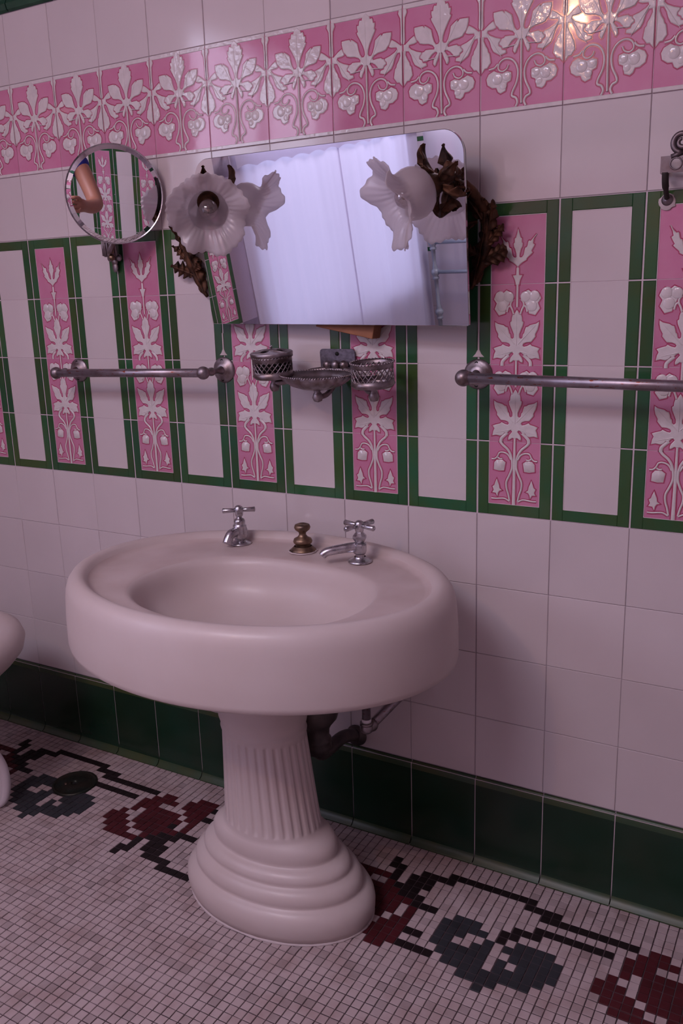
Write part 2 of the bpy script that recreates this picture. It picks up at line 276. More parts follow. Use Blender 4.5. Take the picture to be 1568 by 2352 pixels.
MOTIF = {'frieze':{'leaf':[(0.509,0.987),(0.552,0.956),(0.559,0.936),(0.585,0.941),(0.597,0.925),(0.602,0.899),(0.623,0.901),(0.626,0.879),(0.615,0.848),(0.632,0.841),(0.622,0.821),(0.6,0.794),(0.572,0.757),(0.549,0.725),(0.53,0.687),(0.522,0.649),(0.536,0.632),(0.565,0.631),(0.589,0.657),(0.608,0.7),(0.623,0.752),(0.645,0.765),(0.684,0.785),(0.706,0.793),(0.714,0.778),(0.736,0.797),(0.786,0.797),(0.847,0.794),(0.848,0.765),(0.833,0.718),(0.82,0.695),(0.789,0.673),(0.776,0.657),(0.729,0.647),(0.661,0.641),(0.609,0.626),(0.587,0.608),(0.59,0.593),(0.65,0.598),(0.701,0.599),(0.718,0.588),(0.746,0.584),(0.75,0.572),(0.774,0.552),(0.771,0.538),(0.743,0.526),(0.734,0.507),(0.689,0.503),(0.663,0.511),(0.643,0.53),(0.614,0.552),(0.58,0.567),(0.55,0.57),(0.554,0.555),(0.583,0.527),(0.599,0.504),(0.604,0.476),(0.584,0.455),(0.565,0.462),(0.555,0.483),(0.539,0.504),(0.527,0.525),(0.515,0.551),(0.5,0.559),(0.485,0.551),(0.473,0.525),(0.461,0.504),(0.445,0.483),(0.435,0.462),(0.416,0.455),(0.396,0.476),(0.401,0.504),(0.417,0.527),(0.446,0.555),(0.45,0.57),(0.42,0.567),(0.386,0.552),(0.357,0.53),(0.337,0.511),(0.311,0.503),(0.266,0.507),(0.257,0.526),(0.229,0.538),(0.226,0.552),(0.25,0.572),(0.254,0.584),(0.282,0.588),(0.299,0.599),(0.35,0.598),(0.41,0.593),(0.413,0.608),(0.391,0.626),(0.339,0.641),(0.271,0.647),(0.224,0.657),(0.211,0.673),(0.18,0.695),(0.167,0.718),(0.152,0.765),(0.153,0.794),(0.214,0.797),(0.264,0.797),(0.286,0.778),(0.294,0.793),(0.316,0.785),(0.355,0.765),(0.377,0.752),(0.392,0.7),(0.411,0.657),(0.435,0.631),(0.464,0.632),(0.478,0.649),(0.47,0.687),(0.451,0.725),(0.428,0.757),(0.4,0.794),(0.378,0.821),(0.368,0.841),(0.385,0.848),(0.374,0.879),(0.377,0.901),(0.398,0.899),(0.403,0.925),(0.415,0.941),(0.441,0.936),(0.448,0.956),(0.491,0.987)],'half':[(0.993,0.675),(0.971,0.671),(0.944,0.687),(0.901,0.711),(0.85,0.732),(0.836,0.717),(0.809,0.675),(0.849,0.664),(0.914,0.661),(0.92,0.647),(0.889,0.625),(0.821,0.601),(0.755,0.587),(0.752,0.572),(0.777,0.554),(0.779,0.534),(0.746,0.52),(0.736,0.499),(0.691,0.493),(0.684,0.469),(0.76,0.455),(0.807,0.475),(0.844,0.492),(0.869,0.524),(0.892,0.575),(0.922,0.611),(0.959,0.615),(0.963,0.588),(0.941,0.551),(0.913,0.52),(0.907,0.498),(0.888,0.483),(0.878,0.44),(0.872,0.411),(0.901,0.384),(0.915,0.368),(0.947,0.367),(0.99,0.331)],'bar':[(0.998,0.971),(0.949,0.965),(0.939,0.929),(0.967,0.89),(0.972,0.8),(0.968,0.702),(0.985,0.674)],'berry':[(0.62,0.314),(0.672,0.327),(0.731,0.314),(0.791,0.327),(0.834,0.343),(0.901,0.32),(0.929,0.283),(0.915,0.235),(0.854,0.205),(0.805,0.204),(0.785,0.171),(0.75,0.154),(0.686,0.171),(0.675,0.209),(0.669,0.234),(0.625,0.248),(0.616,0.279)],'stem':[(0.497,0.547),(0.497,0.453),(0.5,0.303),(0.503,0.178),(0.508,0.059)],'curl':[(0.562,0.037),(0.541,0.072),(0.561,0.108),(0.607,0.125),(0.602,0.16),(0.561,0.218),(0.542,0.27),(0.542,0.325),(0.569,0.377),(0.622,0.413),(0.691,0.425),(0.75,0.409),(0.779,0.377),(0.773,0.345),(0.73,0.328),(0.679,0.343),(0.657,0.375)],'twig':[(0.787,0.392),(0.828,0.364),(0.895,0.356)]},'top':{'leaf':[(0.497,0.678),(0.514,0.629),(0.532,0.566),(0.548,0.559),(0.547,0.511),(0.56,0.495),(0.555,0.455),(0.54,0.428),(0.525,0.373),(0.521,0.335),(0.533,0.326),(0.551,0.331),(0.569,0.358),(0.579,0.413),(0.588,0.444),(0.605,0.447),(0.615,0.467),(0.624,0.515),(0.637,0.527),(0.655,0.521),(0.687,0.557),(0.728,0.604),(0.698,0.54),(0.687,0.489),(0.709,0.474),(0.696,0.444),(0.669,0.396),(0.686,0.379),(0.661,0.352),(0.617,0.312),(0.61,0.288),(0.559,0.261),(0.53,0.238),(0.502,0.204),(0.47,0.238),(0.441,0.261),(0.39,0.288),(0.383,0.312),(0.339,0.352),(0.314,0.379),(0.331,0.396),(0.304,0.444),(0.291,0.474),(0.313,0.489),(0.302,0.54),(0.272,0.604),(0.313,0.557),(0.345,0.521),(0.363,0.527),(0.376,0.515),(0.385,0.467),(0.395,0.447),(0.412,0.444),(0.421,0.413),(0.431,0.358),(0.449,0.331),(0.467,0.326),(0.479,0.335),(0.475,0.373),(0.46,0.428),(0.445,0.455),(0.44,0.495),(0.453,0.511),(0.452,0.559),(0.468,0.566),(0.486,0.629)],'cup':[(0.499,0.211),(0.518,0.2),(0.521,0.112),(0.564,0.109),(0.538,0.053),(0.527,0.011),(0.527,-0.012),(0.473,-0.012),(0.473,0.011),(0.462,0.053),(0.436,0.109),(0.479,0.112),(0.482,0.2)]},'mid':{'leaf':[(0.498,0.691),(0.522,0.659),(0.535,0.627),(0.556,0.627),(0.568,0.588),(0.57,0.548),(0.588,0.534),(0.583,0.495),(0.559,0.437),(0.538,0.387),(0.538,0.344),(0.555,0.328),(0.573,0.341),(0.58,0.384),(0.595,0.398),(0.604,0.438),(0.618,0.474),(0.64,0.477),(0.673,0.499),(0.746,0.516),(0.784,0.54),(0.784,0.496),(0.771,0.439),(0.742,0.386),(0.745,0.354),(0.705,0.303),(0.69,0.285),(0.631,0.281),(0.595,0.267),(0.582,0.247),(0.595,0.23),(0.632,0.238),(0.68,0.261),(0.698,0.242),(0.757,0.226),(0.801,0.209),(0.776,0.172),(0.793,0.134),(0.804,0.073),(0.751,0.086),(0.693,0.075),(0.656,0.091),(0.635,0.121),(0.618,0.102),(0.573,0.147),(0.553,0.157),(0.536,0.14),(0.551,0.121),(0.575,0.092),(0.588,0.057),(0.586,0.028),(0.56,0.033),(0.533,0.055),(0.514,0.051),(0.501,0.041),(0.486,0.051),(0.467,0.055),(0.44,0.033),(0.414,0.028),(0.412,0.057),(0.425,0.092),(0.449,0.121),(0.464,0.14),(0.447,0.157),(0.427,0.147),(0.382,0.102),(0.365,0.121),(0.344,0.091),(0.307,0.075),(0.249,0.086),(0.196,0.073),(0.207,0.134),(0.224,0.172),(0.199,0.209),(0.243,0.226),(0.302,0.242),(0.32,0.261),(0.368,0.238),(0.405,0.23),(0.418,0.247),(0.405,0.267),(0.369,0.281),(0.31,0.285),(0.295,0.303),(0.255,0.354),(0.258,0.386),(0.229,0.439),(0.216,0.496),(0.216,0.54),(0.254,0.516),(0.327,0.499),(0.36,0.477),(0.382,0.474),(0.396,0.438),(0.405,0.398),(0.42,0.384),(0.427,0.341),(0.445,0.328),(0.462,0.344),(0.462,0.387),(0.441,0.437),(0.417,0.495),(0.412,0.534),(0.43,0.548),(0.432,0.588),(0.444,0.627),(0.465,0.627),(0.478,0.659)],'flower':[(0.54,0.827),(0.57,0.895),(0.64,0.929),(0.691,0.888),(0.742,0.912),(0.784,0.873),(0.805,0.82),(0.767,0.768),(0.794,0.699),(0.734,0.615),(0.65,0.638),(0.638,0.701),(0.605,0.751),(0.589,0.794),(0.563,0.819)],'calyx':[(0.543,0.631),(0.562,0.688),(0.584,0.737),(0.578,0.78),(0.552,0.812)],'calyx2':[(0.584,0.737),(0.614,0.719),(0.631,0.659)],'hook':[(0.595,0.122),(0.644,0.08),(0.681,0.038),(0.685,-0.013)],'stemt':[(0.5,1.0),(0.5,0.72)],'stemb':[(0.5,0.06),(0.5,0.0)],'hooktop':[(0.683,1.0),(0.68,0.965),(0.665,0.92)]},'bottom':{'hook':[(0.694,1.012),(0.663,0.965),(0.591,0.903),(0.55,0.835),(0.531,0.76),(0.529,0.657),(0.564,0.556),(0.601,0.47),(0.598,0.381),(0.574,0.304),(0.554,0.215)],'branch':[(0.548,0.769),(0.583,0.83),(0.641,0.86),(0.7,0.853),(0.726,0.804),(0.76,0.77),(0.804,0.766)],'branch2':[(0.723,0.789),(0.694,0.773),(0.658,0.777)],'stem':[(0.5,1.0),(0.5,0.05)],'berry':[(0.613,0.73),(0.657,0.761),(0.737,0.761),(0.773,0.72),(0.778,0.624),(0.704,0.609),(0.632,0.615),(0.622,0.679)],'leaf':[(0.732,0.508),(0.755,0.454),(0.767,0.414),(0.793,0.394),(0.776,0.348),(0.797,0.309),(0.747,0.304),(0.719,0.253),(0.709,0.308),(0.691,0.337),(0.654,0.348),(0.69,0.374),(0.697,0.419),(0.716,0.465)],'ground':[(0.559,0.207),(0.618,0.239),(0.677,0.238),(0.744,0.23),(0.803,0.231)]}}
# ------------------------------------------------------------------ tiled walls
COLS = [-1.3635, -1.216, -1.0676, -.9196, -.77, -.6161, -.4634, -.3092, -.1545, 0.0, .1515, .3008]
while COLS[0] > -1.86: COLS.insert(0, COLS[0]-.1515)
while COLS[-1] < 1.65: COLS.append(COLS[-1]+.1505)
COL0 = COLS.index(0.0)
Z = dict(base=.2102, L3=.3527, L2=.4992, L1=.6507, P4=.8043, P3=.9540, P2=1.1036, P1=1.2533, P0=1.3996, F0=1.5525, F1=1.7617, G0=1.9175, top=2.0)
D = .006    # tile thickness in front of the grout plane; tile faces at local y = 0
def slab(mb, x0, x1, z0, z1, y0=0.0, y1=D, m=0, b=.0012):
    v = [(x0, y1, z0), (x1, y1, z0), (x1, y1, z1), (x0, y1, z1),
         (x0, y0+b, z0), (x1, y0+b, z0), (x1, y0+b, z1), (x0, y0+b, z1),
         (x0+b, y0, z0+b), (x1-b, y0, z0+b), (x1-b, y0, z1-b), (x0+b, y0, z1-b)]
    f = [(8, 9, 10, 11)] + [(i, (i+1) % 4, 4+(i+1) % 4, 4+i) for i in range(4)] + [(4+i, 4+(i+1) % 4, 8+(i+1) % 4, 8+i) for i in range(4)]
    mb.add(v, f, m, False)
def offset_poly(L, d):
    n = len(L); out = []
    A = sum(L[i][0]*L[(i+1) % n][1]-L[(i+1) % n][0]*L[i][1] for i in range(n))
    sgn = 1 if A > 0 else -1
    for i in range(n):
        p, q, r = Vector(L[i-1]), Vector(L[i]), Vector(L[(i+1) % n])
        e1 = (q-p); e2 = (r-q)
        if e1.length < 1e-7 or e2.length < 1e-7: out.append(tuple(q)); continue
        e1.normalize(); e2.normalize()
        n1 = Vector((e1.y, -e1.x))*sgn; n2 = Vector((e2.y, -e2.x))*sgn
        b = n1+n2
        if b.length < .5: b = n1
        b.normalize(); k = d/max(b.dot(n1), .55)
        q = q + b*k; out.append((q.x, q.y))
    return out
_lv = [0]
def lev():
    _lv[0] = (_lv[0]+1) % 14
    return .0002+_lv[0]*.00003
def relief_poly(mb, L, h, m, inset=.0008, outline=None, dome=0.0, y=0.0):
    h = h*.62; dome = dome*.8
    """L in metres (x,z). raised plaque of height h with sloped sides; optional flat rose outline around it"""
    n = len(L); nf = 0
    if outline is not None:
        O = offset_poly(L, .0017); yo = lev(); In = offset_poly(L, -.0004)
        mb.add([(a, y-yo, b) for a, b in O]+[(a, y-yo-.00001, b) for a, b in In], [(i, (i+1) % n, n+(i+1) % n, n+i) for i in range(n)], outline, False)
    I = offset_poly(L, -inset); I2 = offset_poly(I, -inset*1.2)
    v = [(a, y, b) for a, b in L] + [(a, y-h*.75, b) for a, b in I] + [(a, y-h, b) for a, b in I2]
    f = [(i, (i+1) % n, n+(i+1) % n, n+i) for i in range(n)] + [(n+i, n+(i+1) % n, 2*n+(i+1) % n, 2*n+i) for i in range(n)]
    if dome:
        cx = sum(a for a, b in L)/n; cz = sum(b for a, b in L)/n
        k = 2*n
        for s_, hh in ((.7, .5), (.4, .85)):
            v += [(cx+(a-cx)*s_, y-h-dome*hh, cz+(b-cz)*s_) for a, b in I2]
            f += [(k+i, k+(i+1) % n, k+n+(i+1) % n, k+n+i) for i in range(n)]; k += n
        v.append((cx, y-h-dome, cz)); c_ = len(v)-1
        f += [(k+i, k+(i+1) % n, c_) for i in range(n)]
    else:
        t = tessellate_polygon([[Vector((a, b, 0)) for a, b in I2]])
        f += [tuple(2*n+i for i in q) for q in t]; nf = len(t)
    mb.add(v, f, m, True)
    for k in range(nf): mb.sm[-1-k] = False
def relief_tube(mb, L, w, h, m, outline=None, y=0.0):
    h = h*.7 if y == 0.0 else h*.8; y = y*.62
    P_ = smoothpath([(a, b, 0) for a, b in L], 4) if len(L) > 2 else [Vector((a, b, 0)) for a, b in L]
    N = len(P_); W_ = w if isinstance(w, (list, tuple)) else [w, w]
    def strip(ww, lv, mm):
        v = []; f = []
        for k in range(N):
            t = (P_[min(k+1, N-1)]-P_[max(k-1, 0)]).normalized(); nn = Vector((-t.y, t.x, 0))
            wk = lerp(W_[0], W_[1], k/(N-1))/2 + ww
            for s_, hh in lv:
                q = P_[k]+nn*wk*s_; v.append((q.x, y-hh, q.y))
        c_ = len(lv)
        for k in range(N-1):
            for i in range(c_-1): f.append((k*c_+i, k*c_+i+1, (k+1)*c_+i+1, (k+1)*c_+i))
        mb.add(v, f, mm, True)
    if outline is not None: yo = lev(); strip(.0015, [(-1, yo), (1, yo)], outline)
    strip(0, [(-1, 0), (-.6, h*.8), (0, h), (.6, h*.8), (1, 0)], m)
def both(L): return [L, [(1-u, v) for u, v in L]]
_cache = {}
def relief_mesh(kind, w, h):
    """relief of one decorated tile in its own frame, x 0..w, z 0..h ; materials: 0 relief glaze, 1 rose line"""
    key = kind
    if key in _cache: return _cache[key]
    mb = MB(); mo = MOTIF[kind]; S = lambda L: [(u*w, v*h) for u, v in L]
    if kind == 'frieze':
        relief_poly(mb, S(mo['leaf']), .0030, 0, outline=1)
        for L in both(mo['half']): relief_poly(mb, S(L), .0026, 0, outline=1)
        for L in both(mo['bar']): relief_poly(mb, S(L), .0026, 0, outline=1)
        for L in both(mo['berry']): relief_poly(mb, S(L), .0022, 0, outline=1)
        for L in both(mo['curl']): relief_tube(mb, S(L), [.0046, .0030], .0026, 0, 1)
        for L in both(mo['twig']): relief_tube(mb, S(L), .0036, .0024, 0, 1)
        relief_tube(mb, S(mo['stem']), .0042, .0042, 0, 1)
        for u, v, r in ((.675, .285, .052), (.79, .275, .068), (.715, .215, .044)):
            for uu in (u, 1-u): mb.ball((uu*w, -.0010, v*h), r*w, 0, 18, (1, .19, 1))
        # leaf veins
        for a, b in (((.5, .52), (.49, .93)), ((.54, .56), (.71, .79)), ((.46, .56), (.29, .79)), ((.56, .52), (.72, .51)), ((.44, .52), (.28, .51)),
                     ((.985, .62), (.985, .36)), ((.015, .62), (.015, .36)), ((.93, .64), (.74, .44)), ((.07, .64), (.26, .44))):
            relief_tube(mb, S([a, b]), [.0022, .0010], .0010, 0, None, -.0026)
    elif kind == 'top':
        relief_poly(mb, S(mo['leaf']), .0024, 0, outline=1); relief_poly(mb, S(mo['cup']), .0022, 0, outline=1)
    elif kind == 'mid':
        relief_tube(mb, S(mo['stemt']), .0050, .0020, 0, 1); relief_tube(mb, S(mo['stemb']), .0050, .0020, 0, 1)
        for L in both(mo['hook']): relief_tube(mb, S(L), [.0060, .0072], .0022, 0, 1)
        relief_poly(mb, S(mo['leaf']), .0028, 0, outline=1)
        for L in both(mo['flower']): relief_poly(mb, S(L), .0020, 0, outline=1)
        for q in ('calyx', 'calyx2'):
            for L in both(mo[q]): relief_tube(mb, S(L), .0040, .0022, 0, 1)
        for u, v, r in ((.605, .845, .064), (.72, .85, .066), (.69, .73, .068)):
            for uu in (u, 1-u): mb.ball((uu*w, -.0010, v*h), r*w, 0, 18, (1, .19, 1))
        for a, b in (((.5, .24), (.5, .62)), ((.52, .26), (.74, .49)), ((.48, .26), (.26, .49)), ((.55, .17), (.75, .12)), ((.45, .17), (.25, .12))):
            relief_tube(mb, S([a, b]), [.0026, .0010], .0010, 0, None, -.0026)
    elif kind == 'bottom':
        relief_tube(mb, S([(.5, 1.0), (.5, .158)]), [.0050, .0085], .0022, 0, 1)
        for L in both(mo['hook']): relief_tube(mb, S(L), [.0056, .0040], .0026, 0, 1)
        for q in ('branch', 'branch2', 'ground'):
            for L in both(mo[q]): relief_tube(mb, S(L), .0036, .0024, 0, 1)
        for L in both(mo['berry']): relief_poly(mb, S(L), .0016, 0, outline=1, dome=.0035)
        for L in both(mo['leaf']): relief_poly(mb, S(L), .0022, 0, outline=1)
    o = mb.build('flower_relief', ['relief_glaze', 'rose_line']); _cache[key] = o.data; C.objects.unlink(o); bpy.data.objects.remove(o)
    return _cache[key]
_used = {}
def add_relief(kind, w, h, parent, y=0.0):
    o = bpy.data.objects.new('flower_relief', relief_mesh(kind, w, h)); C.objects.link(o); o.parent = parent; o.location = (0, y, 0)
    return o
def tile_mesh(key, fn):
    if key not in _cache:
        mb = MB(); mats = fn(mb); o = mb.build('wall_tile', mats); _cache[key] = o.data; C.objects.unlink(o); bpy.data.objects.remove(o)
    return _cache[key]
def put(name, me, parent, loc):
    o = bpy.data.objects.new(name, me); C.objects.link(o); o.parent = parent; o.location = loc
    return o
FB = .155   # green frame width as a share of the tile
def panel_fn(w, h, colour, pos):
    """framed tile: green band on both sides (and top or bottom) standing proud of a recessed field"""
    def fn(mb):
        g = .0016; x0, x1, z0, z1 = g, w-g, g*.8, h-g*.8; fb = FB*w; r = .0011
        fx0, fx1 = fb, w-fb; fz0 = fb if pos == 'bottom' else 0.0004; fz1 = h-fb if pos == 'top' else h-.0004
        slab(mb, x0, fx0, z0, z1, 0, D, 0); slab(mb, fx1, x1, z0, z1, 0, D, 0)
        if pos == 'top': slab(mb, fx0-.0006, fx1+.0006, fz1, z1, 0, D, 0)
        if pos == 'bottom': slab(mb, fx0-.0006, fx1+.0006, z0, fz0, 0, D, 0)
        slab(mb, fx0, fx1, fz0, fz1, r, D, 1, .0004)
        # pale glaze lip along the inner edge of the frame
        e = .0011
        for a in ((fx0, fx0+e, fz0, fz1), (fx1-e, fx1, fz0, fz1)): slab(mb, *a, .0004, D, 2, .0002)
        if pos == 'top': slab(mb, fx0, fx1, fz1-e, fz1, .0004, D, 2, .0002)
        if pos == 'bottom': slab(mb, fx0, fx1, fz0, fz0+e, .0004, D, 2, .0002)
        return ['green_glaze', 'pink_glaze' if colour == 'pink' else 'white_glaze', 'relief_glaze']
    return fn
def build_wall(name, mat_world, cols, pink_parity, zmax=2.0, thick=.10, full=True, skip=None, trim=True):
    x0, x1 = cols[0], cols[-1]
    mb = MB()
    for (a, b, mm) in ((0.0, Z['P4'], 1), (Z['P4'], Z['P0'], 0), (Z['P0'], Z['F0'], 1), (Z['F0'], Z['F1'], 0), (Z['F1'], 2.75, 1)):
        if skip:
            sx0, sx1, sz0, sz1 = skip
            for (p, q, r_, s_) in ((x0, sx0, a, b), (sx1, x1, a, b), (sx0, sx1, a, min(b, sz0)), (sx0, sx1, max(a, sz1), b)):
                if q > p and s_ > r_: mb.box(((p+q)/2, .0018+thick/2, (r_+s_)/2), (q-p, thick, s_-r_), mm)
        else: mb.box(((x0+x1)/2, .0018+thick/2, (a+b)/2), (x1-x0, thick, b-a), mm)
    zt = Z['top'] if not skip else skip[3]+.01
    mb.box(((x0+x1)/2, .004, (zt+2.75)/2), (x1-x0, .004, 2.75-zt), 2)
    wall = mb.build(name, ['grout_light', 'grout_grey', 'plaster']); wall.matrix_world = mat_world
    tag(wall, kind='structure')
    rows = [('L3', 'base'), ('L2', 'L3'), ('L1', 'L2'), ('P4', 'L1'), ('P3', 'P4'), ('P2', 'P3'), ('P1', 'P2'), ('P0', 'P1'), ('F0', 'P0'), ('F1', 'F0'), ('G0', 'F1')]
    w = .1515
    for ci in range(len(cols)-1):
        cx0, cx1 = cols[ci], cols[ci+1]; w = cx1-cx0
        for (t, b) in rows:
            z0, z1 = Z[b], Z[t]; h = z1-z0
            if skip and cx1 > skip[0]+.01 and cx0 < skip[1]-.01 and z1 > skip[2]+.01 and z0 < skip[3]-.01: continue
            kw = round(w, 3)
            if b in ('P4', 'P3', 'P2', 'P1'):
                colour = 'pink' if (ci-pink_parity) % 2 == 0 else 'white'
                pos = 'bottom' if b == 'P4' else 'top' if b == 'P1' else 'mid'
                me = tile_mesh(('panel', colour, pos, kw, round(h, 3)), panel_fn(w, h, colour, pos))
                o = put('panel_tile', me, wall, (cx0, 0, z0))
                if colour == 'pink': r = add_relief(pos, .1515, .1496, o, .0011); r.scale = (w/.1515, 1, h/.1496)
                if b == 'P2' and colour == 'pink': pass
            elif b == 'F0':
                def fn(mb, w=w, h=h):
                    g = .0006; slab(mb, g, w-g, g, h-g, 0, D, 0)
                    slab(mb, g, w-g, h-.044*h, h-g, -.0010, 0, 1, .0008); slab(mb, g, w-g, g, .037*h, -.0010, 0, 1, .0008)
                    return ['pink_glaze', 'relief_glaze']
                me = tile_mesh(('frieze', kw), fn)
                o = put('frieze_tile', me, wall, (cx0, 0, z0))
                r = add_relief('frieze', .1515, .2092, o, 0); r.scale = (w/.1515, 1, h/.2092)
            else:
                def fn(mb, w=w, h=h):
                    g = .0004; slab(mb, g, w-g, g, h-g, 0, D, 0, .0010); return ['white_glaze']
                me = tile_mesh(('plain', kw, round(h, 3)), fn)
                o = put('wall_tile', me, wall, (cx0+random.uniform(-.0002, .0002), random.uniform(-.0003, .0003), z0))
    # green moulding above the white row
    if trim:
        for ci in range(len(cols)-1):
            if skip and cols[ci+1] > skip[0]-.01 and cols[ci] < skip[1]+.01: continue
            mbx = MB(); w = cols[ci+1]-cols[ci]-.003; prof = [(0, 0), (-.006, .004), (-.010, .016), (-.004, .026), (-.006, .034), (-.013, .050), (-.006, .066), (0, .075)]
            v = [(xx, y, z) for xx in (0, w) for y, z in prof]; n = len(prof)
            f = [(i, i+1, n+i+1, n+i) for i in range(n-1)] + [tuple(range(n)), tuple(range(2*n-1, n-1, -1))]
            mbx.add(v, f, 0, False)
            mbx.build('moulding_tile', 'trim_glaze', wall, (cols[ci]+.0015+.026, 0, Z['G0']+.001))
    return wall
def base_course(name, mat_world, cols, off=.0026):
    root = MB(); x0, x1 = cols[0], cols[-1]
    root.box(((x0+x1)/2, -.0008, .105), (x1-x0, .0076, .198), 0); root.box(((x0+x1)/2, .0025, .105), (x1-x0, .004, .204), 0)
    o = root.build(name, ['grout_light']); o.matrix_world = mat_world; tag(o, kind='structure')
    # rounded top, flat face, cove at the foot
    prof = [(.006, .2085), (.0005, .2085), (-.0035, .2060), (-.0055, .2005), (-.0060, .190), (-.0060, .030), (-.0075, .017), (-.013, .007), (-.020, .0030), (-.022, .0005), (.006, .0005)]
    for ci in range(len(cols)-1):
        w = cols[ci+1]-cols[ci]-.0022; n = len(prof); v = [(xx, y, z) for xx in (0, w, 0, w) for y, z in prof]
        f = [(i, n+i, n+i+1, i+1) for i in range(n-1)] + [tuple(range(2*n, 3*n)), tuple(range(4*n-1, 3*n-1, -1))]
        mi = [1 if i in (1, 2, 3) or i >= 6 else 0 for i in range(n-1)] + [0, 0]
        me = None
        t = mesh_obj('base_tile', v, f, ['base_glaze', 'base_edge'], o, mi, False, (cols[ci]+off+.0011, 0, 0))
        t.data.polygons.foreach_set('use_smooth', [True]*(n-1)+[False, False])
    return o
BACKM = Matrix.Identity(4)
wall_back = build_wall('wall_front', BACKM, COLS, COL0 % 2)
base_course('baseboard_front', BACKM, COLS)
# small plaster smears over the joints of the panel
# ------------------------------------------------------------------ other walls, ceiling, window
def place(cols_dir_x, origin):    # local +x along wall, local -y into the room
    d = Vector(cols_dir_x); y = Vector((0, 0, 1)).cross(d)
    return Matrix.Translation(origin) @ Matrix((d, y, (0, 0, 1))).transposed().to_4x4()
XL, YB, XR, ZC = -1.90, -2.96, 1.70, 2.75
# left wall: local x runs from the back of the room to the tiled wall in view
LCOLS = [i*.152 for i in range(0, 20)]; LCOLS[-1] = 2.96
build_wall('wall_left', place((0, 1, 0), (XL, YB, 0)), LCOLS, 0, skip=(.12, 1.42, .62, 2.40))
base_course('baseboard_left', place((0, 1, 0), (XL, YB, 0)), LCOLS)
# wall behind the photographer
BCOLS = [i*.15 for i in range(0, 25)]
build_wall('wall_back', place((-1, 0, 0), (XR, YB, 0)), BCOLS, 0)
RCOLS = [0.0, .0820]+[.0820+.152*i for i in range(1, 19)]+[2.96]
build_wall('wall_right', place((0, -1, 0), (XR, 0, 0)), RCOLS, 1)
base_course('baseboard_right', place((0, -1, 0), (XR, 0, 0)), RCOLS)
m_ = MB(); sk = (-1.10, .10, -2.80, -2.00)  # ceiling hole cut for the added skylight
for (a, b, c_, d_) in ((XL-.15, sk[0], YB-.15, .15), (sk[1], XR+.15, YB-.15, .15), (sk[0], sk[1], YB-.15, sk[2]), (sk[0], sk[1], sk[3], .15)):
    m_.box(((a+b)/2, (c_+d_)/2, ZC+.05), (b-a, d_-c_, .1))
tag(m_.build('ceiling', 'plaster'), kind='structure')
m_ = MB()
for (a, b, c_, d_) in ((sk[0], sk[0]+.02, sk[2], sk[3]), (sk[1]-.02, sk[1], sk[2], sk[3]), (sk[0], sk[1], sk[2], sk[2]+.02), (sk[0], sk[1], sk[3]-.02, sk[3])):
    m_.box(((a+b)/2, (c_+d_)/2, ZC+.05), (b-a, d_-c_, .12), 0, .002)
tag(m_.build('added_skylight', 'paint_white'), kind='structure')  # frame of a skylight invented to bring in light from above
# window in the left wall (opening y -2.84..-1.54, z .62..2.40)
m_ = MB()
wy0, wy1, wz0, wz1 = YB+.12, YB+1.42, .62, 2.40
for a in (((XL-.05, (wy0+wy1)/2, wz0+.02), (.11, wy1-wy0, .04)), ((XL-.05, (wy0+wy1)/2, wz1-.02), (.11, wy1-wy0, .04)),
          ((XL-.05, wy0+.02, (wz0+wz1)/2), (.11, .04, wz1-wz0)), ((XL-.05, wy1-.02, (wz0+wz1)/2), (.11, .04, wz1-wz0)),
          ((XL-.06, (wy0+wy1)/2, (wz0+wz1)/2), (.04, .04, wz1-wz0)), ((XL-.06, (wy0+wy1)/2, 1.55), (.035, wy1-wy0, .03))):
    m_.box(*a, 0, .004)
win = m_.build('window_1', 'paint_white'); tag(win, kind='structure')
